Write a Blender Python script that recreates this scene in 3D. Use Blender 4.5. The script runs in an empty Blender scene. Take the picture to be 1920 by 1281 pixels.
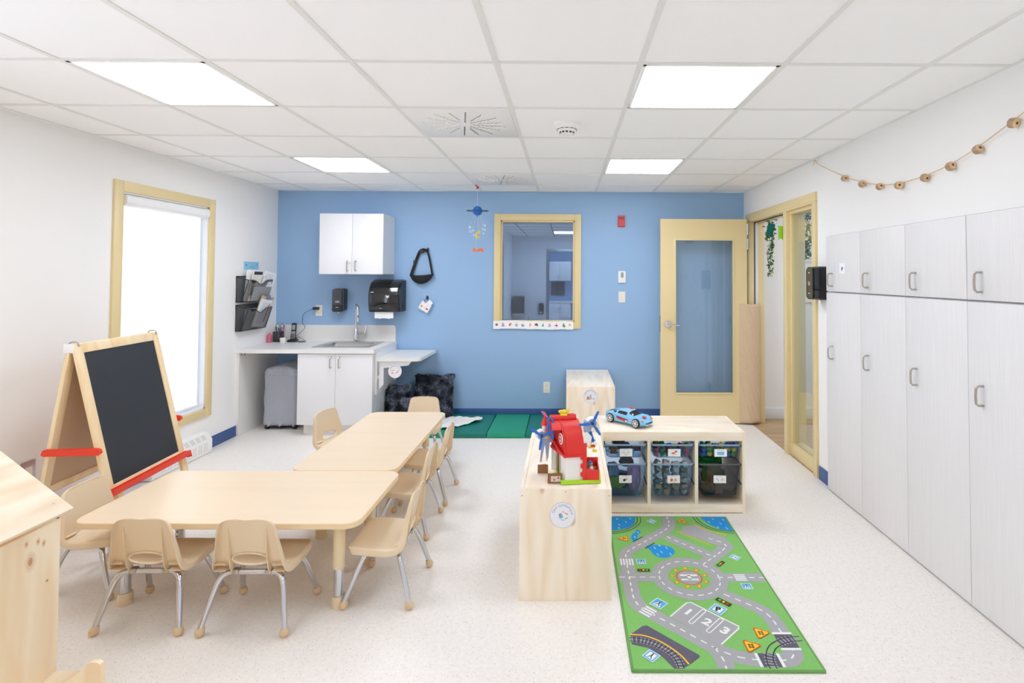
import bpy, bmesh, math, random
from mathutils import Vector, Matrix, Euler
PI = math.pi
random.seed(7)
SC = bpy.context.scene
COL = SC.collection

# ---------------------------------------------------------------- materials
def lin(c):
    r = []
    for v in c:
        v /= 255.0
        r.append(v / 12.92 if v <= .04045 else ((v + .055) / 1.055) ** 2.4)
    return (r[0], r[1], r[2], 1.0)

def newmat(name):
    m = bpy.data.materials.new(name)
    m.use_nodes = True
    nt = m.node_tree
    return m, nt, nt.nodes['Principled BSDF']

def mat(name, rgb, rough=.5, metal=0., coat=0., spec=None, noise=0., nscale=20., bump=0., bscale=200., alpha=None, sheen=0.):
    m, nt, b = newmat(name)
    col = lin(rgb)
    b.inputs['Base Color'].default_value = col
    b.inputs['Roughness'].default_value = rough
    b.inputs['Metallic'].default_value = metal
    b.inputs['Coat Weight'].default_value = coat
    if sheen: b.inputs['Sheen Weight'].default_value = sheen
    if spec is not None: b.inputs['Specular IOR Level'].default_value = spec
    tc = None
    if noise or bump:
        tc = nt.nodes.new('ShaderNodeTexCoord')
    if noise:
        n = nt.nodes.new('ShaderNodeTexNoise'); n.inputs['Scale'].default_value = nscale; n.inputs['Detail'].default_value = 5
        nt.links.new(tc.outputs['Object'], n.inputs['Vector'])
        mx = nt.nodes.new('ShaderNodeMix'); mx.data_type = 'RGBA'
        nt.links.new(n.outputs['Fac'], mx.inputs['Factor'])
        mx.inputs['A'].default_value = tuple(max(0, v * (1 - noise)) for v in col[:3]) + (1,)
        mx.inputs['B'].default_value = tuple(min(1, v * (1 + noise)) for v in col[:3]) + (1,)
        nt.links.new(mx.outputs['Result'], b.inputs['Base Color'])
    if bump:
        n2 = nt.nodes.new('ShaderNodeTexNoise'); n2.inputs['Scale'].default_value = bscale; n2.inputs['Detail'].default_value = 3
        nt.links.new(tc.outputs['Object'], n2.inputs['Vector'])
        bp = nt.nodes.new('ShaderNodeBump'); bp.inputs['Strength'].default_value = bump; bp.inputs['Distance'].default_value = .004
        nt.links.new(n2.outputs['Fac'], bp.inputs['Height'])
        nt.links.new(bp.outputs['Normal'], b.inputs['Normal'])
    if alpha is not None:
        b.inputs['Alpha'].default_value = alpha
    return m

def emis(name, rgb, strength):
    m = bpy.data.materials.new(name); m.use_nodes = True
    nt = m.node_tree; nt.nodes.clear()
    o = nt.nodes.new('ShaderNodeOutputMaterial'); e = nt.nodes.new('ShaderNodeEmission')
    e.inputs['Color'].default_value = lin(rgb); e.inputs['Strength'].default_value = strength
    nt.links.new(e.outputs[0], o.inputs[0])
    return m

def ramp(nt, fac, stops):
    r = nt.nodes.new('ShaderNodeValToRGB')
    cr = r.color_ramp
    while len(cr.elements) > 1: cr.elements.remove(cr.elements[-1])
    cr.elements[0].position = stops[0][0]; cr.elements[0].color = stops[0][1]
    for p, c in stops[1:]:
        e = cr.elements.new(p); e.color = c
    nt.links.new(fac, r.inputs['Fac'])
    return r.outputs['Color']

def wood(name, base, dark, axis='Z', scale=9., rough=.45, knots=True, strength=1.0, stretch=.16, coat=0., seed=0., spots=()):
    """procedural board: long grain along axis, soft cathedral figure, optional knots"""
    m, nt, b = newmat(name)
    N = nt.nodes; L = nt.links
    tc = N.new('ShaderNodeTexCoord'); mp = N.new('ShaderNodeMapping')
    s = [1., 1., 1.]; s['XYZ'.index(axis)] = stretch
    mp.inputs['Scale'].default_value = s
    mp.inputs['Location'].default_value = (seed, seed * 1.7, seed * .6)
    L.new(tc.outputs['Object'], mp.inputs['Vector'])
    warp = N.new('ShaderNodeTexNoise'); warp.inputs['Scale'].default_value = 5.; warp.inputs['Detail'].default_value = 2
    L.new(mp.outputs[0], warp.inputs['Vector'])
    wv = N.new('ShaderNodeTexNoise'); wv.inputs['Scale'].default_value = scale * 2.2; wv.inputs['Detail'].default_value = 1.5
    wv.inputs['Distortion'].default_value = .6
    L.new(mp.outputs[0], wv.inputs['Vector'])
    # rings: sine of stretched noise
    mul = N.new('ShaderNodeMath'); mul.operation = 'MULTIPLY'; mul.inputs[1].default_value = 34.
    L.new(warp.outputs['Fac'], mul.inputs[0])
    sn = N.new('ShaderNodeMath'); sn.operation = 'SINE'; L.new(mul.outputs[0], sn.inputs[0])
    ad = N.new('ShaderNodeMath'); ad.operation = 'MULTIPLY_ADD'; ad.inputs[1].default_value = .22; ad.inputs[2].default_value = .3
    L.new(sn.outputs[0], ad.inputs[0])
    ad2 = N.new('ShaderNodeMath'); ad2.operation = 'MULTIPLY_ADD'; ad2.inputs[1].default_value = .5
    L.new(wv.outputs['Fac'], ad2.inputs[0]); L.new(ad.outputs[0], ad2.inputs[2])
    A, B = lin(base), lin(dark)
    B = tuple(A[i] + (B[i] - A[i]) * strength for i in range(3)) + (1,)
    c = ramp(nt, ad2.outputs[0], [(.25, A), (.62, tuple(A[i] * .6 + B[i] * .4 for i in range(3)) + (1,)), (.9, B)])
    if knots:
        mp2 = N.new('ShaderNodeMapping'); s2 = [1., 1., 1.]; s2['XYZ'.index(axis)] = .55
        mp2.inputs['Scale'].default_value = s2; mp2.inputs['Location'].default_value = (seed * 3.1, .2 + seed, seed)
        L.new(tc.outputs['Object'], mp2.inputs['Vector'])
        vo = N.new('ShaderNodeTexVoronoi'); vo.inputs['Scale'].default_value = 4.2
        L.new(mp2.outputs[0], vo.inputs['Vector'])
        kc = ramp(nt, vo.outputs['Distance'], [(0, (1, 1, 1, 1)), (.035, (.75, .75, .75, 1)), (.075, (0, 0, 0, 1))])
        mx = N.new('ShaderNodeMix'); mx.data_type = 'RGBA'
        L.new(kc, mx.inputs['Factor']); L.new(c, mx.inputs['A'])
        mx.inputs['B'].default_value = lin((196, 150, 104))
        c = mx.outputs['Result']
    for (kx, ky, kz, kr) in spots:
        sb = N.new('ShaderNodeVectorMath'); sb.operation = 'SUBTRACT'; sb.inputs[1].default_value = (kx, ky, kz); L.new(tc.outputs['Object'], sb.inputs[0])
        sc3 = N.new('ShaderNodeVectorMath'); sc3.operation = 'MULTIPLY'; w3 = [1., 1., 1.]; w3['XYZ'.index(axis)] = .55; sc3.inputs[1].default_value = w3; L.new(sb.outputs[0], sc3.inputs[0])
        ln = N.new('ShaderNodeVectorMath'); ln.operation = 'LENGTH'; L.new(sc3.outputs[0], ln.inputs[0])
        dv = N.new('ShaderNodeMath'); dv.operation = 'DIVIDE'; dv.inputs[1].default_value = kr; L.new(ln.outputs['Value'], dv.inputs[0])
        kc = ramp(nt, dv.outputs[0], [(0, (1, 1, 1, 1)), (.35, (.85, .85, .85, 1)), (.45, (.25, .25, .25, 1)), (.6, (.45, .45, .45, 1)), (.75, (.12, .12, .12, 1)), (.88, (.22, .22, .22, 1)), (1, (0, 0, 0, 1))])
        mx = N.new('ShaderNodeMix'); mx.data_type = 'RGBA'
        L.new(kc, mx.inputs['Factor']); L.new(c, mx.inputs['A']); mx.inputs['B'].default_value = lin((198, 146, 98))
        c = mx.outputs['Result']
    L.new(c, b.inputs['Base Color'])
    b.inputs['Roughness'].default_value = rough
    b.inputs['Coat Weight'].default_value = coat
    b.inputs['Coat Roughness'].default_value = .15
    return m

def stripes(name, a, c, axis='Y', scale=140., rough=.45):
    """fine vertical laminate lines varying across the given axis"""
    m, nt, b = newmat(name)
    tc = nt.nodes.new('ShaderNodeTexCoord'); mp = nt.nodes.new('ShaderNodeMapping')
    s = [1., 1., 1.]; s[2] = .012
    mp.inputs['Scale'].default_value = s
    nt.links.new(tc.outputs['Object'], mp.inputs['Vector'])
    n = nt.nodes.new('ShaderNodeTexNoise'); n.inputs['Scale'].default_value = scale; n.inputs['Detail'].default_value = 2
    nt.links.new(mp.outputs[0], n.inputs['Vector'])
    c2 = ramp(nt, n.outputs['Fac'], [(.35, lin(a)), (.65, lin(c))])
    nt.links.new(c2, b.inputs['Base Color'])
    b.inputs['Roughness'].default_value = rough
    return m

def glassmat(name, tint, refl=.05, rough=0.0, boost=1.0):
    m = bpy.data.materials.new(name); m.use_nodes = True
    nt = m.node_tree; nt.nodes.clear(); N = nt.nodes; L = nt.links
    o = N.new('ShaderNodeOutputMaterial'); t = N.new('ShaderNodeBsdfTransparent'); g = N.new('ShaderNodeBsdfGlossy')
    t.inputs['Color'].default_value = lin(tint); g.inputs['Roughness'].default_value = rough
    lw = N.new('ShaderNodeLayerWeight'); lw.inputs['Blend'].default_value = .5
    p = N.new('ShaderNodeMath'); p.operation = 'POWER'; p.inputs[1].default_value = 4.
    L.new(lw.outputs['Facing'], p.inputs[0])
    q = N.new('ShaderNodeMath'); q.operation = 'MULTIPLY_ADD'; q.inputs[1].default_value = .9 * boost; q.inputs[2].default_value = refl
    q.use_clamp = True
    L.new(p.outputs[0], q.inputs[0])
    mx = N.new('ShaderNodeMixShader'); L.new(q.outputs[0], mx.inputs[0]); L.new(t.outputs[0], mx.inputs[1]); L.new(g.outputs[0], mx.inputs[2])
    L.new(mx.outputs[0], o.inputs[0])
    return m

def floormat():
    m, nt, b = newmat('speckled_vinyl')
    N = nt.nodes; L = nt.links
    tc = N.new('ShaderNodeTexCoord')
    base = lin((237, 231, 222))
    n = N.new('ShaderNodeTexNoise'); n.inputs['Scale'].default_value = 60.; n.inputs['Detail'].default_value = 4
    L.new(tc.outputs['Object'], n.inputs['Vector'])
    c = ramp(nt, n.outputs['Fac'], [(.3, lin((236, 230, 222))), (.7, lin((243, 239, 232)))])
    last = c
    for sc, thr, col in ((150., .13, (196, 190, 184)), (95., .08, (214, 206, 194)), (210., .12, (216, 211, 205))):
        v = N.new('ShaderNodeTexVoronoi'); v.inputs['Scale'].default_value = sc
        L.new(tc.outputs['Object'], v.inputs['Vector'])
        sx = N.new('ShaderNodeSeparateColor'); L.new(v.outputs['Color'], sx.inputs[0])
        gt = N.new('ShaderNodeMath'); gt.operation = 'LESS_THAN'; gt.inputs[1].default_value = thr
        L.new(sx.outputs[0], gt.inputs[0])
        lt = N.new('ShaderNodeMath'); lt.operation = 'LESS_THAN'; lt.inputs[1].default_value = .26
        L.new(v.outputs['Distance'], lt.inputs[0])
        ml = N.new('ShaderNodeMath'); ml.operation = 'MULTIPLY'; L.new(gt.outputs[0], ml.inputs[0]); L.new(lt.outputs[0], ml.inputs[1])
        mx = N.new('ShaderNodeMix'); mx.data_type = 'RGBA'
        L.new(ml.outputs[0], mx.inputs['Factor']); L.new(last, mx.inputs['A']); mx.inputs['B'].default_value = lin(col)
        last = mx.outputs['Result']
    L.new(last, b.inputs['Base Color'])
    b.inputs['Roughness'].default_value = .42
    b.inputs['Specular IOR Level'].default_value = .35
    return m

M = dict(
    wall=mat('wall_paint_white', (243, 242, 239), .75),
    blue=mat('wall_paint_blue', (151, 185, 221), .5, spec=.4),
    hall=mat('hall_paint_white', (240, 240, 238), .75),
    grey=mat('washroom_paint_grey', (222, 224, 228), .75),
    ceil=mat('ceiling_tile', (249, 249, 248), .85, bump=.15, bscale=300),
    grid=mat('ceiling_grid_white', (232, 231, 227), .5),
    floor=floormat(),
    navy=mat('baseboard_navy', (58, 92, 150), .45),
    whitebase=mat('baseboard_white', (226, 228, 230), .4),
    yellow=mat('trim_paint_yellow', (230, 210, 158), .38),
    white=mat('white_melamine', (233, 233, 235), .32),
    whitep=mat('white_plastic', (242, 241, 238), .35),
    cream=mat('cream_plastic', (238, 233, 222), .35),
    counter=mat('counter_laminate', (234, 232, 228), .35, noise=.03, nscale=90),
    cab=stripes('grey_striped_laminate', (229, 227, 226), (234, 232, 231), scale=260),
    gap=mat('dark_gap', (70, 66, 60), .8),
    maple=wood('maple_laminate', (243, 221, 189), (238, 212, 177), 'X', scale=14., rough=.28, knots=False, strength=.4, stretch=.05),
    mapleedge=mat('table_edge_band', (240, 214, 172), .4),
    chair=mat('beige_polypropylene', (228, 207, 174), .34),
    legbeige=mat('beige_leg_sleeve', (226, 205, 165), .35),
    glide=mat('tan_glide', (218, 190, 152), .45),
    chrome=mat('chrome', (214, 216, 222), .09, metal=1.),
    nickel=mat('brushed_nickel', (190, 184, 174), .3, metal=1.),
    steel=mat('stainless_steel', (190, 190, 188), .28, metal=1.),
    pineZ=wood('pine_upright', (250, 238, 218), (239, 219, 188), 'Z', scale=10, seed=.3),
    pineY=wood('pine_along_depth', (251, 241, 224), (241, 223, 196), 'Y', scale=10, seed=.9),
    pineX=wood('pine_along_width', (250, 239, 220), (240, 221, 192), 'X', scale=10, seed=1.4),
    pinehouseZ=wood('house_pine_upright', (250, 235, 206), (240, 214, 174), 'Z', scale=9, seed=2.2, spots=((.45, .375, .535, .020), (.45, .40, .59, .009), (.45, .42, .575, .009), (.45, .36, .60, .008))),
    pinehouseR=wood('house_pine_roof', (250, 236, 210), (234, 203, 160), 'Y', scale=9, seed=3.4, spots=((.36, .36, .735, .020),)),
    easelwood=wood('easel_pine', (245, 225, 184), (234, 202, 152), 'Z', scale=12, knots=False, seed=.7),
    easelback=mat('hardboard_tan', (206, 178, 148), .7, noise=.05, nscale=60),
    chalk=mat('chalkboard_black', (44, 47, 52), .55),
    red=mat('red_plastic', (236, 62, 34), .35),
    blind=None,
    black=mat('black_gloss_plastic', (22, 23, 27), .12, coat=.5),
    blackm=mat('black_matte_plastic', (34, 35, 39), .42),
    blackf=mat('black_fabric', (30, 31, 34), .85, bump=.3, bscale=400),
    greyf=mat('grey_cover_fabric', (170, 174, 184), .8, noise=.04, nscale=25, bump=.15, bscale=30),
    paper=mat('white_paper', (246, 246, 248), .8),
    mesh=mat('black_wire_mesh', (62, 64, 70), .5, metal=.3, alpha=.5),
    wire=mat('black_wire', (36, 37, 42), .4),
    bluepaper=mat('light_blue_card', (150, 205, 228), .7),
    green1=mat('dark_green_vinyl', (0, 118, 104), .38, bump=.2, bscale=14),
    green2=mat('bright_green_vinyl', (20, 152, 116), .38, bump=.2, bscale=14),
    fur=mat('dark_fur', (66, 71, 84), .95, noise=.85, nscale=9),
    fur2=mat('light_fur_tips', (140, 147, 164), .95),
    cloth=mat('white_muslin', (240, 238, 232), .9, noise=.03, nscale=40, bump=.3, bscale=40),
    redlab=mat('fire_red', (206, 62, 58), .4),
    lcd=mat('lcd_grey_green', (150, 165, 158), .3),
    beigepad=mat('beige_guard_fabric', (214, 188, 155), .7, noise=.05, nscale=30, bump=.35, bscale=28),
    oak=wood('hall_wood_floor', (190, 162, 124), (164, 134, 98), 'X', scale=6, knots=False, rough=.4),
    glass=glassmat('clear_glass', (250, 253, 251), .05),
    doorglass=glassmat('door_glass', (251, 253, 254), .06),
    film=glassmat('blue_tinted_glass', (184, 200, 220), .08),
    bin=glassmat('smoky_blue_bin_plastic', (196, 214, 232), .05, rough=.15),
    binrim=mat('blue_grey_bin_rim', (134, 164, 194), .3),
    bing=glassmat('smoky_grey_bin_plastic', (150, 150, 156), .05, rough=.15),
    bingrim=mat('dark_grey_bin_rim', (92, 94, 100), .3),
    sticker=mat('sticker_white', (236, 236, 242), .5),
    ink=mat('ink_blue_grey', (120, 132, 158), .6),
    inkd=mat('ink_dark', (50, 52, 60), .6),
    orange=mat('orange_print', (232, 120, 70), .6),
    peach=mat('peach_print', (240, 190, 160), .6),
    sage=mat('sage_print', (170, 186, 160), .6),
    leaf=mat('vine_leaf', (104, 128, 62), .6, noise=.35, nscale=30),
    leafd=mat('vine_leaf_dark', (58, 96, 70), .6, noise=.3, nscale=30),
    flagd=mat('flag_dark_green', (0, 104, 86), .8),
    flagl=mat('flag_lime', (158, 220, 40), .8),
    rope=mat('natural_cord', (214, 184, 140), .8),
    bead=wood('wooden_slice', (230, 196, 150), (190, 148, 104), 'Z', scale=30, knots=False),
    bark=mat('branch_bark', (176, 150, 122), .9, noise=.3, nscale=60),
)
COLS = dict(cred=(214, 42, 44), cgreen=(40, 160, 74), cyellow=(238, 208, 52), cblue=(30, 108, 196), cpink=(224, 108, 138), cteal=(44, 170, 150),
            clime=(176, 222, 40), cwhite=(240, 238, 234), cbrown=(140, 92, 48), corange=(236, 110, 42), cgrey=(150, 150, 148), cwood=(206, 182, 150),
            clilac=(196, 158, 196), cdenim=(110, 140, 172), cnavy=(52, 62, 84), cskyb=(132, 196, 232), clgrey=(206, 206, 204), clgreen=(126, 160, 74), cslate=(150, 164, 196),
            cbarn=(222, 44, 36), cplum=(120, 70, 100), cmagred=(186, 34, 60))
for k, v in COLS.items(): M[k] = mat('toy_' + k[1:], v, .35)

# ---------------------------------------------------------------- mesh builder
class MB:
    def __init__(s, m=None):
        s.v = []; s.f = []; s.mi = []; s.mats = []; s.cur = 0
        if m is not None: s.use(m)
    def use(s, m):
        if isinstance(m, str): m = M[m]
        if m not in s.mats: s.mats.append(m)
        s.cur = s.mats.index(m); return s
    def add(s, vs, fs, X=None):
        o = len(s.v)
        for p in vs:
            p = Vector(p)
            if X is not None: p = X @ p
            s.v.append((p.x, p.y, p.z))
        for f in fs:
            s.f.append([o + i for i in f]); s.mi.append(s.cur)
        return s
    def bm(s, b, X=None):
        b.verts.ensure_lookup_table(); b.verts.index_update()
        s.add([v.co[:] for v in b.verts], [[v.index for v in f.verts] for f in b.faces], X); b.free(); return s
    def box(s, lo, hi, bev=0., X=None, seg=2):
        b = bmesh.new()
        bmesh.ops.create_cube(b, size=1)
        for v in b.verts:
            v.co = Vector([(lo[i] + hi[i]) / 2 + v.co[i] * (hi[i] - lo[i]) for i in range(3)])
        if bev > 0:
            bmesh.ops.bevel(b, geom=b.edges[:], offset=min(bev, .49 * min(abs(hi[i] - lo[i]) for i in range(3))), segments=seg, profile=.5, affect='EDGES')
        return s.bm(b, X)
    def frame_ax(s, p0, p1):
        p0 = Vector(p0); d = Vector(p1) - p0; l = d.length; d.normalize()
        q = d.to_track_quat('Z', 'Y')
        return Matrix.Translation(p0) @ q.to_matrix().to_4x4(), l
    def cyl(s, p0, p1, r0, r1=None, n=20, caps=True, X=None):
        if r1 is None: r1 = r0
        A, l = s.frame_ax(p0, p1)
        if X is not None: A = X @ A
        vs = []; fs = []
        for k, (r, z) in enumerate(((r0, 0), (r1, l))):
            for i in range(n): vs.append((r * math.cos(2 * PI * i / n), r * math.sin(2 * PI * i / n), z))
        for i in range(n): fs.append((i, (i + 1) % n, n + (i + 1) % n, n + i))
        if caps: fs.append(tuple(range(n))[::-1]); fs.append(tuple(range(n, 2 * n)))
        return s.add(vs, fs, A)
    def lathe(s, prof, n=28, X=None, cap=True):
        vs = []; fs = []
        for r, z in prof:
            for i in range(n): vs.append((r * math.cos(2 * PI * i / n), r * math.sin(2 * PI * i / n), z))
        for k in range(len(prof) - 1):
            for i in range(n): fs.append((k * n + i, k * n + (i + 1) % n, (k + 1) * n + (i + 1) % n, (k + 1) * n + i))
        if cap:
            fs.append(tuple(range(n))[::-1]); fs.append(tuple(range((len(prof) - 1) * n, len(prof) * n)))
        return s.add(vs, fs, X)
    def ball(s, c, r, sc=(1, 1, 1), n=16, X=None):
        b = bmesh.new(); bmesh.ops.create_uvsphere(b, u_segments=n, v_segments=max(6, n // 2), radius=r)
        A = Matrix.Translation(Vector(c)) @ Matrix.Diagonal((sc[0], sc[1], sc[2], 1))
        if X is not None: A = X @ A
        return s.bm(b, A)
    def tube(s, pts, r, n=10, smooth=0, closed=False, X=None):
        P = [Vector(p) for p in pts]
        if smooth: P = catmull(P, smooth, closed)
        m = len(P); vs = []; fs = []; up = None; rr = r if isinstance(r, (list, tuple)) else None
        for i, p in enumerate(P):
            a = P[(i - 1) % m] if (i > 0 or closed) else p; c = P[(i + 1) % m] if (i < m - 1 or closed) else p
            t = (c - a).normalized()
            if up is None:
                up = Vector((0, 0, 1)) if abs(t.z) < .9 else Vector((1, 0, 0))
            u = (up - t * up.dot(t)).normalized(); w = t.cross(u); up = u
            R = r if rr is None else rr[min(len(rr) - 1, int(i * len(rr) / m))]
            for k in range(n):
                q = p + (u * math.cos(2 * PI * k / n) + w * math.sin(2 * PI * k / n)) * R
                vs.append(q[:])
        for i in range(m if closed else m - 1):
            j = (i + 1) % m
            for k in range(n): fs.append((i * n + k, j * n + k, j * n + (k + 1) % n, i * n + (k + 1) % n))
        if not closed:
            fs.append(tuple(range(n))); fs.append(tuple(range((m - 1) * n, m * n))[::-1])
        return s.add(vs, fs, X)
    def prism(s, poly, t, X=None, z0=0.):
        """polygon in local XY extruded along local Z from z0 to z0+t"""
        n = len(poly)
        vs = [(p[0], p[1], z0) for p in poly] + [(p[0], p[1], z0 + t) for p in poly]
        fs = [tuple(range(n))[::-1], tuple(range(n, 2 * n))] + [(i, (i + 1) % n, n + (i + 1) % n, n + i) for i in range(n)]
        return s.add(vs, fs, X)
    def flat(s, poly, z, X=None):
        return s.add([(p[0], p[1], z) for p in poly], [tuple(range(len(poly)))], X)
    def strip(s, pts, w, z, X=None):
        """flat ribbon of width w along a 2-D polyline"""
        P = [Vector((p[0], p[1])) for p in pts]; vs = []; fs = []
        for i, p in enumerate(P):
            a = P[i - 1] if i else p; c = P[i + 1] if i < len(P) - 1 else p
            t = (c - a).normalized(); nn = Vector((-t.y, t.x)) * w / 2
            vs += [(p.x + nn.x, p.y + nn.y, z), (p.x - nn.x, p.y - nn.y, z)]
        for i in range(len(P) - 1): fs.append((2 * i, 2 * i + 1, 2 * i + 3, 2 * i + 2))
        return s.add(vs, fs, X)
    def text(s, body, size, X, extrude=0., align='CENTER', bold=0.):
        cu = bpy.data.curves.new('t', 'FONT'); cu.body = body; cu.size = size; cu.align_x = align; cu.align_y = 'CENTER'; cu.extrude = extrude; cu.offset = bold
        cu.resolution_u = 4
        ob = bpy.data.objects.new('t', cu); COL.objects.link(ob)
        dg = bpy.context.evaluated_depsgraph_get(); dg.update()
        me = bpy.data.meshes.new_from_object(ob.evaluated_get(dg))
        s.add([v.co[:] for v in me.vertices], [list(p.vertices) for p in me.polygons], X)
        bpy.data.objects.remove(ob); bpy.data.curves.remove(cu); bpy.data.meshes.remove(me)
        return s
    def build(s, name, parent=None, loc=None, sharp=35., world=False, rot=None):
        me = bpy.data.meshes.new(name)
        me.from_pydata(s.v, [], s.f)
        for m in s.mats: me.materials.append(m)
        me.polygons.foreach_set('material_index', s.mi)
        me.polygons.foreach_set('use_smooth', [True] * len(s.f))
        me.validate(); me.update()
        b = bmesh.new(); b.from_mesh(me); bmesh.ops.recalc_face_normals(b, faces=b.faces[:]); b.to_mesh(me); b.free()
        me.set_sharp_from_angle(angle=math.radians(sharp))
        o = bpy.data.objects.new(name, me); COL.objects.link(o)
        if parent is not None:
            o.parent = parent
            if world:
                I = parent_world(parent).inverted(); me.transform(I)
        elif loc is not None:
            if world:
                me.transform(Matrix.Translation(-Vector(loc)))
            o.location = loc
            if rot: o.rotation_euler = (0, 0, rot)
        return o

def parent_world(o):
    A = Matrix.LocRotScale(o.location, o.rotation_euler, o.scale)
    return (parent_world(o.parent) @ A) if o.parent else A

def catmull(P, k, closed=False):
    P = [Vector(p) for p in P]; out = []; n = len(P)
    rng = range(n if closed else n - 1)
    for i in rng:
        p1 = P[i]; p2 = P[(i + 1) % n]
        p0 = P[i - 1] if (i or closed) else p1 * 2 - p2
        p3 = P[(i + 2) % n] if (i < n - 2 or closed) else p2 * 2 - p1
        for j in range(k):
            t = j / k
            out.append(.5 * ((2 * p1) + (p2 - p0) * t + (2 * p0 - 5 * p1 + 4 * p2 - p3) * t * t + (3 * p1 - p0 - 3 * p2 + p3) * t ** 3))
    if not closed: out.append(P[-1])
    return out

def tag(o, label=None, cat=None, group=None, kind=None):
    if label: o['label'] = label
    if cat: o['category'] = cat
    if group: o['group'] = group
    if kind: o['kind'] = kind
    return o
def thing(name, label, cat, loc=(0, 0, 0), rz=0., group=None, kind=None):
    o = bpy.data.objects.new(name, None); COL.objects.link(o)
    o.empty_display_size = .05
    o.location = loc; o.rotation_euler = (0, 0, rz)
    return tag(o, label, cat, group, kind)
def struct(name, mb, **k):
    return tag(mb.build(name, **k), kind='structure')
def dup(o, parent=None):
    c = o.copy(); COL.objects.link(c)
    if parent: c.parent = parent
    for ch in list(o.children): dup(ch, c)
    return c
def put(o, loc, rz, label, group=None):
    o.location = loc; o.rotation_euler = (0, 0, rz); o['label'] = label
    if group: o['group'] = group
    return o
def rrect(x0, y0, x1, y1, r, n=6):
    out = []
    for cx, cy, a in ((x1 - r, y0 + r, -90), (x1 - r, y1 - r, 0), (x0 + r, y1 - r, 90), (x0 + r, y0 + r, 180)):
        for i in range(n + 1):
            t = math.radians(a + 90 * i / n); out.append((cx + r * math.cos(t), cy + r * math.sin(t)))
    return out
def circ(cx, cy, r, n=24, ry=None):
    ry = ry or r
    return [(cx + r * math.cos(2 * PI * i / n), cy + ry * math.sin(2 * PI * i / n)) for i in range(n)]
# frames for flat work: XZ faces the camera side (-y), local z pointing to -y
def faceY(x, y, z): return Matrix.Translation((x, y, z)) @ Matrix.Rotation(PI / 2, 4, 'X')
def faceXm(x, y, z): return Matrix.Translation((x, y, z)) @ Matrix.Rotation(-PI / 2, 4, 'Z') @ Matrix.Rotation(PI / 2, 4, 'X')   # seen from -x
def faceXp(x, y, z): return Matrix.Translation((x, y, z)) @ Matrix.Rotation(PI / 2, 4, 'Z') @ Matrix.Rotation(PI / 2, 4, 'X')    # seen from +x
XL, XR, YB, ZC, YF = -3.0755, 1.8917, 5.663, 2.400, -2.6
# ================================================================ ROOM SHELL
T2 = .6096; GX0 = -.9117; GY0 = 2.2161
struct('floor', MB('floor').box((XL, YF, -.05), (XR, YB, 0)))
b = MB('oak'); b.box((XR, 3.85, -.05), (4.4, 5.65, -.001)); struct('floor', b)
struct('floor', MB('floor').box((-1.34, YB + .12, -.05), (1.6, 15.1, 0)))

def wall(name, m, boxes, axis, a, t):
    """boxes are (u0,u1,z0,z1) cells; axis 'x' = wall plane x=a..a+t, u along y"""
    b = MB(m)
    for u0, u1, z0, z1 in boxes:
        if axis == 'x': b.box((min(a, a + t), u0, z0), (max(a, a + t), u1, z1))
        else: b.box((u0, min(a, a + t), z0), (u1, max(a, a + t), z1))
    return struct(name, b)
# left wall with two window openings (the second one is beside the camera)
WY0, WY1, WZ0, WZ1 = 3.68, 4.565, .365, 2.075
VY0, VY1 = .35, 1.35
wall('wall_left', 'wall', [(YF, VY0, 0, ZC), (VY0, VY1, 0, WZ0), (VY0, VY1, WZ1, ZC), (VY1, WY0, 0, ZC), (WY0, WY1, 0, WZ0), (WY0, WY1, WZ1, ZC), (WY1, YB, 0, ZC)], 'x', XL, -.2)
# back wall (blue) with the interior window opening
IX0, IX1, IZ0, IZ1 = -.705, .083, 1.01, 2.092
wall('wall_back', 'blue', [(XL - .1, IX0, 0, ZC), (IX1, XR, 0, ZC), (IX0, IX1, 0, IZ0), (IX0, IX1, IZ1, ZC)], 'y', YB, .12)
# right wall: cabinets are recessed, door frame opening toward the hall
DY0, DY1, DZ = 4.045, 5.50, 2.085
wall('wall_right', 'wall', [(YF, 1.10, 0, ZC), (1.10, 3.79, 1.80, ZC), (3.79, DY0 - .03, 0, ZC), (DY0 - .03, DY1 + .03, DZ + .03, ZC), (DY1 + .03, YB, 0, ZC)], 'x', XR, .15)
wall('wall_front', 'wall', [(XL - .1, XR + .2, 0, ZC)], 'y', YF, -.1)
# hall beyond the door
wall('wall_hall_back', 'hall', [(XR + .15, 4.4, 0, ZC)], 'y', 5.65, .12)
wall('wall_hall_front', 'hall', [(XR + .62, 4.4, 0, ZC)], 'y', 3.85, -.05)
wall('wall_hall_right', 'hall', [(3.8, 5.65, 0, ZC)], 'x', 4.4, .1)
struct('baseboard_hall', MB('whitebase').box((XR + .15, 5.636, 0), (4.4, 5.65, .115), .003))
struct('ceiling', MB('ceil').box((XR, 3.8, ZC + .02), (4.5, 5.72, ZC + .07)))
# washroom beyond the interior window
WB = 12.1
wall('wall_washroom_left', 'grey', [(YB + .12, WB, 0, 2.4)], 'x', -1.24, -.1)
wall('wall_washroom_back', 'grey', [(-1.34, -.40, 0, 2.4), (-.40, .24, 2.05, 2.4), (.24, 1.4, 0, 2.4)], 'y', WB, .1)
wall('wall_washroom_right', 'grey', [(YB + .12, WB, 0, 2.4)], 'x', 1.3, .1)
b = MB('hall'); b.box((-1.34, YB + .12, 2.4), (1.6, 15.1, 2.45))
b.use('gap')
for i in range(11): b.box((-1.24, YB + .5 + i * T2, 2.398), (1.3, YB + .512 + i * T2, 2.401))
for i in range(4): b.box((-.9 + i * T2, YB + .12, 2.398), (-.888 + i * T2, WB, 2.401))
struct('ceiling', b)
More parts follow.
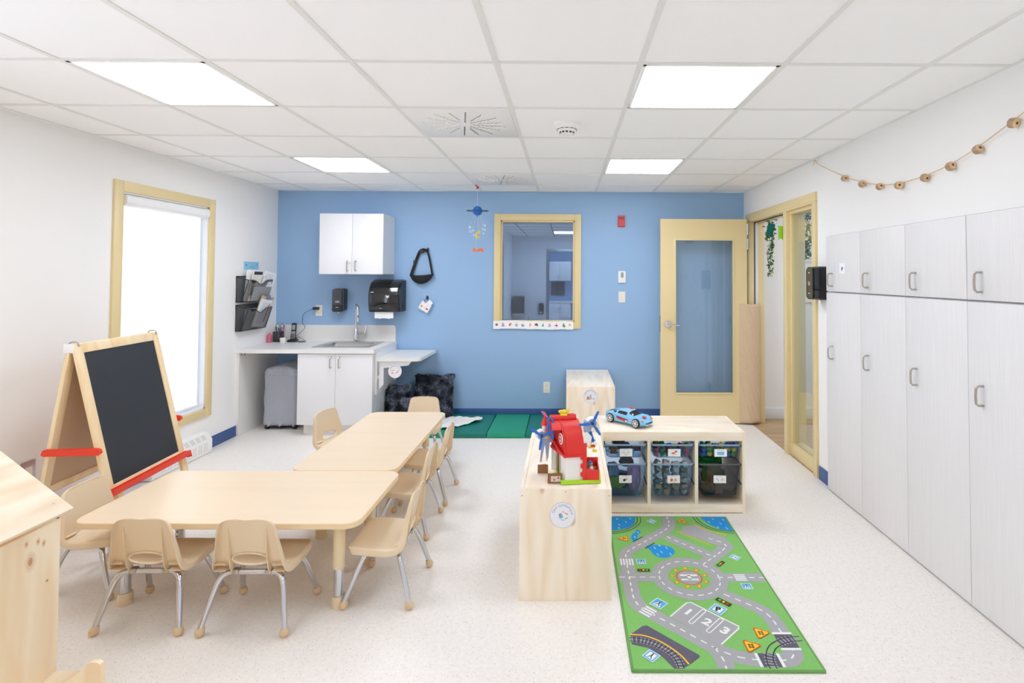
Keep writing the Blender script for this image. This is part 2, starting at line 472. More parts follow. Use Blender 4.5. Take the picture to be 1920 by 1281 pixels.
# room beyond the washroom door
wall('wall_far_back', 'blue', [(-1.0, 1.6, 0, 2.4)], 'y', 15.0, .1)
wall('wall_far_left', 'grey', [(WB + .1, 15.0, 0, 2.4)], 'x', -.9, -.1)
wall('wall_far_right', 'grey', [(WB + .1, 15.0, 0, 2.4)], 'x', 1.5, .1)
b = MB('gap').use('steel')
for x0, x1, z0, z1 in ((-.46, -.40, 0, 2.11), (.24, .30, 0, 2.11), (-.40, .24, 2.05, 2.11)): b.box((x0, WB - .02, z0), (x1, WB + .12, z1))
struct('trim_2', b)

# baseboards
b = MB('navy'); b.box((-1.80, YB - .008, 0), (XR, YB, .098), .002); struct('baseboard_back', b)
b = MB('navy'); b.box((XL, YF, 0), (XL + .008, 5.0, .098), .002); struct('baseboard_left', b)
b = MB('navy'); b.box((XR - .008, 3.795, 0), (XR, 3.985, .098), .002); struct('baseboard_right', b)

# suspended ceiling: tiles (one mesh) and the metal grid that carries them
b = MB('ceil')
nx0, nx1, ny0, ny1 = -4, 5, -8, 6
skip = {(-2, 0), (-2, 3), (2, 0), (2, 3), (-2, -3), (2, -3), (-2, -6), (2, -6), (0, 1), (0, 4)}
for i in range(nx0, nx1):
    for j in range(ny0, ny1):
        x0 = max(XL, GX0 + i * T2 + .012); x1 = min(XR, GX0 + (i + 1) * T2 - .012)
        y0 = max(YF, GY0 + j * T2 + .012); y1 = min(YB, GY0 + (j + 1) * T2 - .012)
        if x1 - x0 < .02 or y1 - y0 < .02 or (i, j) in skip: continue
        b.box((x0, y0, ZC + .004), (x1, y1, ZC + .02))
b.box((XL - .1, YF - .1, ZC + .06), (XR + .1, YB + .1, ZC + .09))
struct('ceiling', b)
b = MB('grid')
for i in range(nx0, nx1 + 1):
    x = GX0 + i * T2
    if XL < x < XR: b.box((x - .012, YF, ZC), (x + .012, YB, ZC + .022))
for j in range(ny0, ny1 + 1):
    y = GY0 + j * T2
    if YF < y < YB:
        b.box((XL, y - .0115, ZC + .0007), (XR, y + .0115, ZC + .021))
# wall angle
b.box((XL, YF, ZC + .001), (XL + .022, YB, ZC + .004)); b.box((XR - .022, YF, ZC + .001), (XR, YB, ZC + .004))
b.box((XL, YB - .022, ZC + .001), (XR, YB, ZC + .004))
struct('trim_1', b)

LP = {}
def plight(s):
    if s not in LP: LP[s] = emis('panel_light_%d' % len(LP), (236, 241, 254), s)
    return LP[s]
LIGHT = plight(8.0)
LIGHT2 = emis('panel_light_bright', (255, 253, 250), 20.0)
def panel(i, j, label):
    x0 = GX0 + i * T2 + .016; y0 = GY0 + j * T2 + .016; s = T2 - .032
    t = thing('ceiling_light', label, 'ceiling light', (x0 + s / 2, y0 + s / 2, ZC + .004), group='square light panels in the ceiling')
    h = s / 2; f = MB('whitep')
    f.box((-h, -h, -.004), (h, -h + .012, .02)); f.box((-h, h - .012, -.004), (h, h, .02)); f.box((-h, -h, -.004), (-h + .012, h, .02)); f.box((h - .012, -h, -.004), (h, h, .02))
    f.build('frame', t)
    d = MB(plight({0: 8.5, 3: 14.5, -3: 5.0, -6: 4.0}[j])); d.box((-h + .012, -h + .012, 0), (h - .012, h - .012, .008)); d.build('diffuser', t)
panel(-2, 0, 'large bright square light panel in ceiling above left side, nearer the camera')
panel(2, 0, 'large bright square light panel in ceiling above right side, nearer the camera')
panel(-2, 3, 'smaller-looking bright ceiling light panel far left, in front of blue wall')
panel(2, 3, 'smaller-looking bright ceiling light panel far right, in front of blue wall')
for i, j in ((-2, -3), (2, -3), (-2, -6), (2, -6)):
    panel(i, j, 'bright ceiling light panel behind the camera')

def vent(i, j, label):
    x0 = GX0 + i * T2; y0 = GY0 + j * T2
    t = thing('ceiling_diffuser', label, 'air vent', (x0 + T2 / 2, y0 + T2 / 2, ZC), group='swirl air diffusers in the ceiling')
    p = MB('whitep'); h = T2 / 2 - .013
    p.box((-h, -h, -.002), (h, h, .012), .002); p.build('plate', t)
    s = MB('gap'); f2 = MB('whitep')
    for k in range(16):
        a = 2 * PI * (k + .5) / 16
        r0 = .085 if k % 2 else .045; r1 = .235 if k % 2 else .25
        n = 6 if k % 2 else 8
        for q in range(n):
            ra = r0 + (r1 - r0) * q / n; rb = r0 + (r1 - r0) * (q + .72) / n
            d = Vector((math.cos(a), math.sin(a))); w = Vector((-d.y, d.x)) * .0028
            A, Bp = d * ra, d * rb
            s.add([(A.x + w.x, A.y + w.y, -.0032), (A.x - w.x, A.y - w.y, -.0032), (Bp.x - w.x, Bp.y - w.y, -.0032), (Bp.x + w.x, Bp.y + w.y, -.0032)], [(0, 1, 2, 3)])
            A2 = A + w * 2.4; B2 = Bp + w * 2.4
            f2.add([(A.x + w.x, A.y + w.y, -.002), (A2.x, A2.y, -.008), (B2.x, B2.y, -.008), (Bp.x + w.x, Bp.y + w.y, -.002)], [(0, 1, 2, 3)])
    s.build('slot', t)['kind'] = 'stuff'
    f2.build('vane', t)['kind'] = 'stuff'
vent(0, 1, 'square white ceiling air diffuser with radial slots, the nearer one')
vent(0, 4, 'square white ceiling air diffuser with radial slots, the farther one')

t = thing('smoke_detector', 'round white smoke detector hanging on the ceiling tile', 'smoke detector', (-.003, 3.12, ZC + .004))
MB('whitep').lathe([(.078, 0), (.078, -.014), (.07, -.02)], 32).build('base', t)
h = MB('whitep').lathe([(.07, -.02), (.06, -.03), (.056, -.042), (.044, -.05), (.040, -.064), (.024, -.07)], 32)
h.build('head', t)
s = MB('gap')
for k in range(12):
    a = 2 * PI * k / 12
    X = Matrix.Rotation(a, 4, 'Z')
    s.box((.0415, -.007, -.062), (.0435, .007, -.052), X=X)
    s.box((.0568, -.011, -.0405), (.0592, .011, -.0375), X=X)
s.build('grille_slots', t)

# ---------------------------------------------------------------- windows
def blindmat(st=1.3, name='roller_blind_backlit', ec=(232, 241, 255)):
    m, nt, bs = newmat(name)
    bs.inputs['Base Color'].default_value = lin((240, 243, 250)); bs.inputs['Roughness'].default_value = .8
    bs.inputs['Emission Color'].default_value = lin(ec); bs.inputs['Emission Strength'].default_value = st
    return m
M['blind'] = blindmat(.42); M['blind2'] = blindmat(4.5, 'roller_blind_sunlit', (205, 221, 255))
def ext_window(n, y0, y1, label=None):
    z0, z1 = WZ0, WZ1
    t = thing('window_%d' % n, None, None, (XL, (y0 + y1) / 2, z0), kind='structure')
    f = MB('yellow'); c = .073
    for a in ((y0 - c, y0, z0 - c, z1 + c), (y1, y1 + c, z0 - c, z1 + c), (y0, y1, z1, z1 + c), (y0, y1, z0 - c, z0)):
        f.box((XL, a[0], a[2]), (XL + .016, a[1], a[3]), .002)
    f.build('window_casing', t, world=True)
    r = MB('white')
    for a in ((y0, y0 + .012, z0, z1), (y1 - .012, y1, z0, z1), (y0, y1, z1 - .012, z1), (y0, y1, z0, z0 + .012)):
        r.box((XL - .17, a[0], a[2]), (XL + .002, a[1], a[3]))
    r.build('reveal', t, world=True)
    g = MB('glass'); g.box((XL - .15, y0, z0), (XL - .146, y1, z1)); g.build('pane', t, world=True)
    s = MB('white'); 
    for a in ((y0, y0 + .04, z0, z1), (y1 - .04, y1, z0, z1), (y0, y1, z1 - .04, z1), (y0, y1, z0, z0 + .04)): s.box((XL - .17, a[0], a[2]), (XL - .13, a[1], a[3]))
    s.build('sash', t, world=True)
    bl = thing('roller_blind', label, 'roller blind', (XL - .02, (y0 + y1) / 2, z0), group='white roller blinds on the left wall')
    q = MB('blind' if n == 1 else 'blind2'); q.box((XL - .045, y0 + .03, z0 + .03), (XL - .043, y1 - .03, z1 - .06)); q.build('blind_fabric', bl, world=True)
    q = MB('whitep'); q.cyl((XL - .04, y0 + .03, z0 + .035), (XL - .04, y1 - .03, z0 + .035), .011, n=12); q.build('bottom_bar', bl, world=True)
    q = MB('whitep'); q.prism(rrect(-.045, -.04, .045, .04, .03, 6), y1 - y0 - .03, Matrix.Translation((XL - .018, y1 - .015, z1 - .056)) @ Matrix.Rotation(PI / 2, 4, 'X')); q.build('cassette', bl, world=True)
ext_window(1, WY0, WY1, 'closed white roller blind glowing with daylight in yellow-framed window on left wall')
ext_window(2, VY0, VY1, 'closed white roller blind in the window beside the camera')

# interior window
t = thing('window_3', None, None, ((IX0 + IX1) / 2, YB, IZ0), kind='structure')
f = MB('yellow'); c = .068
for x0, x1, z0, z1 in ((IX0 - c, IX0, IZ0 - c, IZ1 + c), (IX1, IX1 + c, IZ0 - c, IZ1 + c), (IX0, IX1, IZ1, IZ1 + c), (IX0, IX1, IZ0 - c, IZ0)):
    f.box((x0, YB - .018, z0), (x1, YB, z1), .002)
for x0, x1, z0, z1 in ((IX0, IX0 + .018, IZ0, IZ1), (IX1 - .018, IX1, IZ0, IZ1), (IX0, IX1, IZ1 - .018, IZ1), (IX0, IX1, IZ0, IZ0 + .018)):
    f.box((x0, YB - .004, z0), (x1, YB + .12, z1), .002)
f.build('window_casing', t, world=True)
MB('film').box((IX0 + .018, YB + .04, IZ0 + .018), (IX1 - .018, YB + .046, IZ1 - .018)).build('pane', t, world=True)

# ---------------------------------------------------------------- door set in the right wall
t = thing('door_1', None, None, (XR, 4.78, 0), kind='structure')
f = MB('yellow'); c = .05
X0, X1 = XR - .018, XR + .15
f.box((X0, DY0 - c, 0), (XR + .002, DY0 + .004, DZ - .006), .002)
f.box((X0, DY0 - c, DZ - .004), (XR + .004, DY1 + .07, DZ + c + .015), .002)
f.box((X0, DY1 - .004, 0), (XR + .002, DY1 + .07, DZ - .006), .002)
for y0, y1, z0, z1 in ((DY0 - .03, DY0 + .02, 0, DZ), (DY1 - .02, DY1 + .03, 0, DZ), (DY0 + .02, DY1 - .02, DZ - .02, DZ + .03), (4.535, 4.60, 0, DZ - .02)):
    f.box((XR - .014, y0, z0), (X1, y1, z1), .002)
# side light stops and sill
f.box((XR + .01, DY0 + .02, .0), (XR + .12, 4.535, .10), .002); f.box((XR + .01, DY0 + .02, DZ - .05), (XR + .12, 4.535, DZ - .02), .002)
f.box((XR + .02, DY0 + .02, .10), (XR + .07, DY0 + .045, DZ - .05), .002); f.box((XR + .02, 4.51, .10), (XR + .07, 4.535, DZ - .05), .002)
f.build('door_frame', t, world=True)
g = MB('gap'); g.box((XR + .045, 4.60, DZ - .028), (XR + .053, DY1 - .02, DZ - .0205)); g.box((XR + .045, DY1 - .028, .02), (XR + .053, DY1 - .0195, DZ - .02)); g.build('weather_strip', t, world=True)
g = MB('whitebase'); g.box((XR + .056, DY1 - .026, .02), (XR + .085, DY1 - .0195, DZ - .022)); g.build('edge_strip', t, world=True)
g = MB('black'); g.box((XR + .03, 4.598, .96), (XR + .06, 4.603, 1.03)); g.build('strike_plate', t, world=True)
MB('glass').box((XR + .038, DY0 + .02, .10), (XR + .044, 4.535, DZ - .05)).build('side_pane', t, world=True)

# the open door leaf, swung flat toward the back wall
HX, HY = 1.845, 5.475
dl = thing('door_2', None, None, (HX, HY, 0), kind='structure')
dw = .885; gl = (-.735, -.142)      # glass opening in local x
dz0, dz1, gz0, gz1 = .012, 2.09, .315, 1.876
q = MB('yellow'); yk = (-.045, 0)
for x0, x1, z0, z1 in ((-dw, gl[0], dz0, dz1), (gl[1], 0, dz0, dz1), (gl[0], gl[1], dz0, gz0), (gl[0], gl[1], gz1, dz1)):
    q.box((x0, yk[0], z0), (x1, yk[1], z1))
q.build('door_panel', dl)
q = MB('yellow')
for x0, x1, z0, z1 in ((gl[0] - .012, gl[0] + .006, gz0 - .012, gz1 + .012), (gl[1] - .006, gl[1] + .012, gz0 - .012, gz1 + .012), (gl[0] + .006, gl[1] - .006, gz0 - .012, gz0 + .006), (gl[0] + .006, gl[1] - .006, gz1 - .006, gz1 + .012)):
    q.box((x0, -.052, z0), (x1, -.044, z1), .002)
q.build('glazing_bead', dl)
MB('doorglass').box((gl[0], -.026, gz0), (gl[1], -.020, gz1)).build('pane', dl)
hd = MB('chrome'); X = faceY(-.81, -.045, 1.013)
hd.lathe([(.034, 0), (.034, .008), (.030, .012), (.012, .014), (.012, .045), (.009, .05)], 28, X)
hd.tube([(-.81, -.088, 1.013), (-.79, -.092, 1.014), (-.75, -.09, 1.008), (-.70, -.08, 1.006)], [.010, .009, .0085, .007], 10, smooth=5)
h = hd.build('door_handle', dl)
MB('inkd').box((-dw - .001, -.034, .93), (-dw + .001, -.012, 1.1)).build('latch_plate', dl)
for z in (1.93, 1.78):
    MB('steel').box((-.003, -.042, z), (.008, -.002, z + .11), .001).cyl((.006, -.048, z), (.006, -.048, z + .11), .007, n=10).build('hinge', dl)
# finger guard cloth bridging the hinge side
pts = catmull([(1.765, 5.426), (1.80, 5.418), (1.85, 5.405), (1.91, 5.408), (1.965, 5.428), (1.99, 5.455), (1.995, 5.478)], 8)
g = MB('beigepad'); n = len(pts)
vs = []; fs = []
nz = 40
for k in range(nz + 1):
    z = .018 + 1.205 * k / nz
    for i, p in enumerate(pts):
        a = .0035 * math.sin(z * 19 + i * .4) * math.sin(PI * i / (n - 1)) + .003 * math.sin(z * 41 + i)* math.sin(PI * i / (n - 1))
        vs.append((p[0], p[1] - a, z))
for k in range(nz):
    for i in range(n - 1): fs.append((k * n + i, k * n + i + 1, (k + 1) * n + i + 1, (k + 1) * n + i))
g.add(vs, fs)
o = tag(g.build('finger_guard', loc=(1.85, 5.42, .018), world=True), 'beige padded cloth guard covering hinge side of the open yellow door', 'door guard')
sd = o.modifiers.new('s', 'SOLIDIFY'); sd.thickness = .004

# ---------------------------------------------------------------- camera
F_, CX, CY, YAW, PIT, ROL = 996.7007, 1068.9982, 491.3057, -.0063, .0255, .0043
cy_, sy_ = math.cos(YAW), math.sin(YAW); cp_, sp_ = math.cos(PIT), math.sin(PIT); cr_, sr_ = math.cos(ROL), math.sin(ROL)
Rz = Matrix(((cy_, sy_, 0), (-sy_, cy_, 0), (0, 0, 1))); Rx = Matrix(((1, 0, 0), (0, cp_, sp_), (0, -sp_, cp_))); Ry = Matrix(((cr_, 0, sr_), (0, 1, 0), (-sr_, 0, cr_)))
R = Ry @ Rx @ Rz                       # world -> (right, forward, up)
cam = bpy.data.cameras.new('camera'); co = bpy.data.objects.new('camera', cam); COL.objects.link(co)
right, fwd, up = Vector(R[0]), Vector(R[1]), Vector(R[2])
W = Matrix((right, up, -fwd)).transposed().to_4x4(); W.translation = Vector((0, 0, 1.5062))
co.matrix_world = W
cam.sensor_fit = 'HORIZONTAL'; cam.sensor_width = 36.; cam.lens = F_ * 36. / 1920.
cam.shift_x = (960. - CX) / 1920.; cam.shift_y = (CY - 640.5) / 1920.
cam.clip_start = .05; cam.clip_end = 60
SC.camera = co
# ================================================================ WASHROOM AND HALL CONTENTS
def wash_light(x, y, lab):
    t = thing('ceiling_light', lab, 'ceiling light', (x, y, 2.398), group='light panels beyond the openings')
    MB(LIGHT2).box((-.28, -.28, -.006), (.28, .28, 0)).build('diffuser', t)
    MB('whitep').box((-.3, -.3, -.004), (.3, .3, .002)).build('frame', t)
wash_light(.02, 11.0, 'bright light panel on the ceiling of room seen through the interior window')
wash_light(.2, 8.0, 'added light panel brightening nearer part of room behind the blue wall')  # unseen panel, added to brighten the view through the interior window
wash_light(.1, 13.6, 'added light panel brightening the farthest room behind the interior window')  # also an added panel, lifts the farthest room
t = thing('ceiling_light', 'added unseen light panel on hall ceiling beyond the open door', 'ceiling light', (3.0, 4.7, ZC + .018), group='light panels beyond the openings')  # no fixture visible here; panel added to light the hall
MB(LIGHT).box((-.28, -.28, -.006), (.28, .28, 0)).build('diffuser', t)
MB('whitep').box((-.3, -.3, -.004), (.3, .3, .002)).build('frame', t)

t = thing('towel_dispenser', 'dark towel dispenser low on far washroom wall, seen through interior window', 'dispenser', (-1.08, WB, .64))
p = [(0, 0), (-.24, .02), (-.25, .22), (-.20, .36), (-.10, .40), (0, .40)]
MB('black').prism(p, .27, Matrix.Translation((-.135, 0, 0)) @ Matrix(((0, 0, 1, 0), (1, 0, 0, 0), (0, 1, 0, 0), (0, 0, 0, 1)))).build('housing', t)
MB('paper').box((-.09, -.14, -.05), (.09, -.138, .01)).build('paper_sheet', t)
t = thing('soap_dispenser', 'dark soap dispenser on far washroom wall, seen through the interior window', 'dispenser', (-.575, WB, .63))
MB('black').box((-.06, -.11, 0), (.06, 0, .25), .02).build('housing', t)
MB('steel').box((-.03, -.115, .02), (.03, -.108, .06), .005).build('push_bar', t)
t = thing('low_sink_counter', 'low white sink counter at the far washroom wall', 'counter', (-.85, WB - .22, 0))
q = MB('counter'); q.box((-.38, -.2, .42), (.38, .21, .46), .005); q.box((-.36, -.18, .0), (-.33, .2, .42)); q.box((.33, -.18, 0), (.36, .2, .42)); q.build('counter_top', t)
q = MB('chrome'); q.cyl((0, .12, .46), (0, .12, .55), .015); q.tube([(0, .12, .54), (0, .06, .58), (0, -.02, .55)], .01, smooth=4); q.build('faucet', t)
t = thing('wall_cabinet', 'white two-door cabinet in the farthest room seen through interior window', 'cabinet', (-.2, 14.65, 1.36))
q = MB('white'); q.box((-.32, 0, 0), (.32, .34, .53)); q.build('body', t)
for s_ in (-1, 1):
    d = MB('white').box((min(.004 * s_, .31 * s_), -.02, .004), (max(.004 * s_, .31 * s_), 0, .526), .002).build('door', t)
    MB('nickel').tube([(.03 * s_, -.02, .04), (.03 * s_, -.045, .05), (.03 * s_, -.045, .12), (.03 * s_, -.02, .13)], .005).build('handle', d)
t = thing('base_cabinet', 'white lower cabinet with counter in the farthest room', 'cabinet', (-.2, 14.4, 0))
MB('white').box((-.32, 0, 0), (.32, .59, .76)).build('body', t)
MB('counter').box((-.34, -.03, .76), (.36, .595, .80), .003).build('counter_top', t)
for s_ in (-1, 1):
    d = MB('white').box((min(.004 * s_, .31 * s_), -.02, .09), (max(.004 * s_, .31 * s_), 0, .755), .002).build('door', t)
    MB('nickel').tube([(.03 * s_, -.02, .55), (.03 * s_, -.045, .56), (.03 * s_, -.045, .65), (.03 * s_, -.02, .66)], .005).build('handle', d)
t = thing('dark_board', 'dark rectangular board on the farthest blue wall', 'board', (-.22, 14.99, .95))
MB('cslate').use('cnavy').box((-.22, -.015, 0), (.16, 0, .38), .003).build('panel', t)
MB('cgrey').box((-.225, -.017, -.01), (.165, -.008, .002)).build('lower_rail', t)

# hall: hanging ivy strands, pennants, framed picture
def ivy(x, y, z0, z1, label, w=.05, m1='leaf', m2='leafd', n=190):
    t = thing('ivy_strand', label, 'hanging plant', (x, y, z0), group='artificial ivy hanging in the hall')
    rnd = random.Random(int(x * 1000))
    s = MB('leafd')
    for k in range(3):
        ph = rnd.random() * 6; s.tube([(rnd.uniform(-.3, .3) * w + .02 * math.sin(ph + j), .02 * math.cos(ph + j), -(z0 - z1) * j / 8) for j in range(9)], .0018, 5, smooth=3)
    s.build('stem', t)
    MB('rope').tube([(0, 0, -.01), (.002, 0, (2.42 - z0) * .5), (0, 0, 2.421 - z0)], .0012, 6).build('hanging_cord', t)
    l = MB(m1)
    for k in range(n):
        f = rnd.random() ** 1.1; z = -(z0 - z1) * f; ww = w * (1.05 - .65 * f)
        l.use(m1 if rnd.random() < .65 else m2)
        X = Matrix.Translation((rnd.uniform(-ww, ww), rnd.uniform(-ww, ww), z)) @ Euler((rnd.uniform(.3, 1.7), rnd.uniform(-.5, .5), rnd.uniform(0, 6.3))).to_matrix().to_4x4()
        r = rnd.uniform(.010, .019)
        l.add([(0, 0, 0), (r * .7, r * .5, .003), (r * .75, r * 1.1, 0), (0, r * 2, -.003), (-r * .75, r * 1.1, 0), (-r * .7, r * .5, .003)], [(0, 1, 2, 3, 4, 5)], X)
    l.build('foliage', t)['kind'] = 'stuff'
ivy(2.035, 5.30, 2.10, 1.50, 'ivy strand hanging in the doorway beside the dark green pennant', .045)
ivy(2.22, 4.88, 2.25, 1.66, 'ivy strand seen through the narrow side pane by the cabinets', .05, n=260)
def pennant(x, y, z, w, h, m, lab, rz=0., tilt=0.):
    t = thing('pennant', lab, 'pennant', (x, y, z), rz, group='green felt pennants strung in the hall')
    q = MB(m); X = faceY(0, 0, 0) @ Matrix.Rotation(tilt, 4, 'Z')
    q.prism([(-w / 2, 0), (w / 2, 0), (w / 2, -h), (0, -h * .84), (-w / 2, -h)], .002, X); q.build('flag', t)
    MB('rope').tube([(-w * .8, 0, .002), (0, 0, 0), (w * .8, 0, .002)], .0015, 6).build('string', t)
pennant(2.03, 5.24, 2.03, .07, .14, 'flagd', 'dark green swallow-tailed pennant in front of the ivy in doorway', 0, -.25)
pennant(2.10, 5.20, 2.00, .055, .14, 'flagl', 'lime green swallow-tailed pennant beside the door mullion', .2)
pennant(2.15, 5.20, 2.00, .05, .14, 'flagd', 'dark green pennant edge just behind the door mullion', 1.2)
t = thing('framed_picture', 'light wood framed picture on hall wall, partly behind the mullion', 'picture', (2.56, 5.648, 1.23))
q = MB('pineZ')
for x0, x1, z0, z1 in ((-.2, -.175, 0, .45), (.175, .2, 0, .45), (-.2, .2, 0, .025), (-.2, .2, .425, .45)): q.box((x0, -.02, z0), (x1, 0, z1), .002)
q.build('frame', t); MB('paper').box((-.18, -.010, .02), (.18, -.002, .43)).build('print', t)

# ================================================================ RIGHT CABINETS
CXF = 1.872
ys = [3.787, 3.348, 2.900, 2.452, 2.000, 1.550, 1.105]
names_lo = ['tall grey laminate cabinet door unit nearest the yellow door frame, lower row', 'second tall lower cabinet unit counting from the black sanitizer dispenser',
            'third tall lower cabinet unit from the black sanitizer dispenser', 'fourth tall lower cabinet unit, cut by right photo edge',
            'fifth tall lower cabinet unit beyond the photo edge', 'sixth tall lower cabinet unit beside the camera']
names_hi = ['short upper grey cabinet with a small white paper, next to sanitizer', 'short upper grey cabinet right of the one with paper',
            'short upper grey cabinet left of the dark vertical gap', 'short upper grey cabinet right of the dark vertical gap',
            'short upper grey cabinet beyond the photo edge', 'short upper grey cabinet beside the camera']
def cab_handle(z0, z1, yk, d):
    h = MB('nickel')
    X = CXF - .0195
    h.tube([(X + .003, yk, z1), (X - .022, yk, z1), (X - .032, yk, z1 - .010), (X - .034, yk, (z0 + z1) / 2), (X - .032, yk, z0 + .010), (X - .022, yk, z0), (X + .003, yk, z0)], .0052, 8)
    h.build('handle', d, world=True)
for row, (z0, z1, nm, hz) in enumerate(((.0, 1.400, names_lo, (.935, 1.022)), (1.400, 1.795, names_hi, (1.440, 1.528)))):
    for k in range(6):
        y1, y0 = ys[k], ys[k + 1]
        t = thing('storage_cabinet', nm[k], 'cabinet', (CXF, (y0 + y1) / 2, z0), group='grey laminate wall cabinets')
        b = MB('cab')
        zz = .012 if row == 0 else z0
        b.box((CXF + .002, y0 + .0008, zz), (2.0, y1 - .0008, z1 - .002))
        if row == 0: b.use('gap').box((CXF + .03, y0 + .001, 0), (1.98, y1 - .001, .014))
        b.build('body', t, world=True)
        d = MB('cab'); g = .0015 if not (row == 1 and k == 2) else .003
        d.box((CXF - .0185, y0 + g, z0 + (.012 if row == 0 else .004)), (CXF, y1 - .0015, z1 - (.006 if row == 0 else .002)), .001)
        do = d.build('door', t, world=True)
        cab_handle(hz[0], hz[1], y1 - .088, do)
t = thing('paper_note', 'small white square paper taped on the first upper cabinet', 'note', (CXF - .0195, 3.563, 1.53))
q = MB('paper'); q.box((-.0012, -.036, -.002), (0, .036, .068)); q.build('sheet', t)
q = MB('ink'); 
q.add([(-.0016, .008, .012), (-.0016, -.014, .03), (-.0016, -.006, .045), (-.0016, .012, .035)], [(0, 1, 2, 3)]); q.build('drawing', t)

# hand sanitizer dispenser on right wall
t = thing('sanitizer_dispenser', 'black hand sanitizer dispenser on white wall between door frame and cabinets', 'dispenser', (XR, 3.905, 1.335))
X = faceXm(0, 0, 0)
q = MB('blackm'); q.prism(rrect(-.062, 0, .062, .245, .02, 5), .05, X, 0.); q.build('back_plate', t)
q = MB('black')
q.prism(rrect(-.060, .003, .060, .242, .022, 5), .045, X, .050)
q.prism(rrect(-.050, .012, .050, .232, .022, 5), .012, X, .095); q.build('front_cover', t)
q = MB('cwhite'); q.box((-.1078, -.012, .196), (-.107, .012, .201)); q.box((-.1078, -.01, .045), (-.107, .01, .05)); q.build('printed_mark', t)
q = MB('cgrey'); q.prism(circ(0, .12, .016, 20), .001, X, .107); q.build('sensor_window', t)

# wooden bead garland
gp = [(3.981, 2.385), (3.90, 2.33), (3.553, 2.18), (3.341, 2.106), (3.153, 2.058), (2.97, 2.034), (2.751, 2.036), (2.566, 2.058), (2.394, 2.10), (2.199, 2.165), (2.12, 2.20), (1.9, 2.34), (1.82, 2.39)]
t = thing('bead_garland', 'cord garland strung with small wooden branch slices along right wall top', 'garland', (XR - .03, 3.0, 2.03))
q = MB('rope'); q.tube([(XR - .022, y, z) for y, z in gp], .0026, 6, smooth=6); q.tube([(XR - .022, 3.981, 2.385), (XR - .02, 4.01, 2.355)], .004, 6); q.build('cord', t, world=True)
rnd = random.Random(3)
for k, (y, z) in enumerate([gp[i] for i in (2, 3, 4, 5, 6, 7, 8, 9)]):
    q = MB('bead'); r = .017 + .003 * rnd.random()
    A = Matrix.Translation((XR - .024, y, z - .012)) @ Euler((rnd.uniform(-.4, .4), rnd.uniform(-.4, .4), rnd.uniform(-.4, .4))).to_matrix().to_4x4() @ Matrix.Rotation(PI / 2, 4, 'X')
    q.lathe([(r * .9, -.015), (r * 1.08, -.013), (r * 1.1, .013), (r * .9, .015)], 8, A)
    q.use('bark').lathe([(r * 1.1, -.012), (r * 1.17, 0), (r * 1.1, .012)], 8, A, cap=False)
    q.use('gap').prism(circ(0, 0, .006, 8), .0316, A, -.0158)
    q.build('wooden_bead', t, world=True)
q = MB('whitep'); q.box((XR - .014, 3.97, 2.375), (XR, 3.995, 2.398), .003); q.tube([(XR - .012, 3.982, 2.38), (XR - .022, 3.982, 2.372), (XR - .022, 3.982, 2.388)], .002, 6); q.build('hook', t, world=True)
# ================================================================ BACK WALL ITEMS AND KITCHENETTE
def bar_handle(mb, x, y, z0, z1, out=.032, r=.0048):
    mb.tube([(x, y + .002, z1), (x, y - out + .008, z1), (x, y - out, z1 - .008), (x, y - out - .003, (z0 + z1) / 2), (x, y - out, z0 + .008), (x, y - out + .008, z0), (x, y + .002, z0)], r, 8)
# upper cabinet
UX0, UX1, UY, UZ0, UZ1 = -2.470, -1.835, 5.333, 1.512, 2.116
t = thing('upper_cabinet', 'white two-door wall cabinet hung on the blue wall above the sink', 'cabinet', ((UX0 + UX1) / 2, YB, UZ0))
q = MB('white'); q.box((UX0, UY + .002, UZ0), (UX1, YB, UZ1)); q.build('body', t, world=True)
xm = (UX0 + UX1) / 2 + .008
for x0, x1, hx in ((UX0, xm - .0015, xm - .038), (xm + .0015, UX1, xm + .042)):
    d = MB('white').box((x0, UY - .018, UZ0 - .002), (x1, UY, UZ1), .0015).build('door', t, world=True)
    q = MB('nickel'); bar_handle(q, hx, UY - .018, UZ0 + .032, UZ0 + .128); q.build('handle', d, world=True)
    if hx < xm:
        q = MB('whitep'); q.box((hx - .008, UY - .034, UZ0 + .112), (hx + .024, UY - .018, UZ0 + .128), .003); q.tube([(hx, UY - .03, UZ0 + .13), (hx + .012, UY - .036, UZ0 + .136), (hx + .02, UY - .03, UZ0 + .12)], .0025, 6); q.build('child_latch', d, world=True)
# counter with sink
KX0, KX1, KY0 = XL, -1.795, 4.985
KZ = .805
SX0, SX1, SY0, SY1 = -2.395, -1.955, 5.19, 5.50
t = thing('countertop', 'pale grey laminate counter with upstand in left corner, under black dispensers', 'counter', (KX0, YB, KZ - .035))
q = MB('counter')
q.box((KX0, KY0, KZ - .036), (SX0, YB, KZ)); q.box((SX1, KY0, KZ - .036), (KX1, YB, KZ)); q.box((SX0, KY0, KZ - .036), (SX1, SY0, KZ)); q.box((SX0, SY1, KZ - .036), (SX1, YB, KZ))
q.build('worktop', t, world=True)
q = MB('counter'); pl = [(KX0, KZ), (KX1 - .012, KZ)] + [(KX1 - .012 - .03 + .03 * math.cos(a), .972 - .03 + .03 * math.sin(a)) for a in [PI / 2 * i / 6 for i in range(7)]] + [(KX0, .972)]
q.prism(pl, .022, faceY(0, YB, 0)); q.build('upstand', t, world=True)
t = thing('base_cabinet', 'white two-door base cabinet below the sink', 'cabinet', (-2.16, YB, 0))
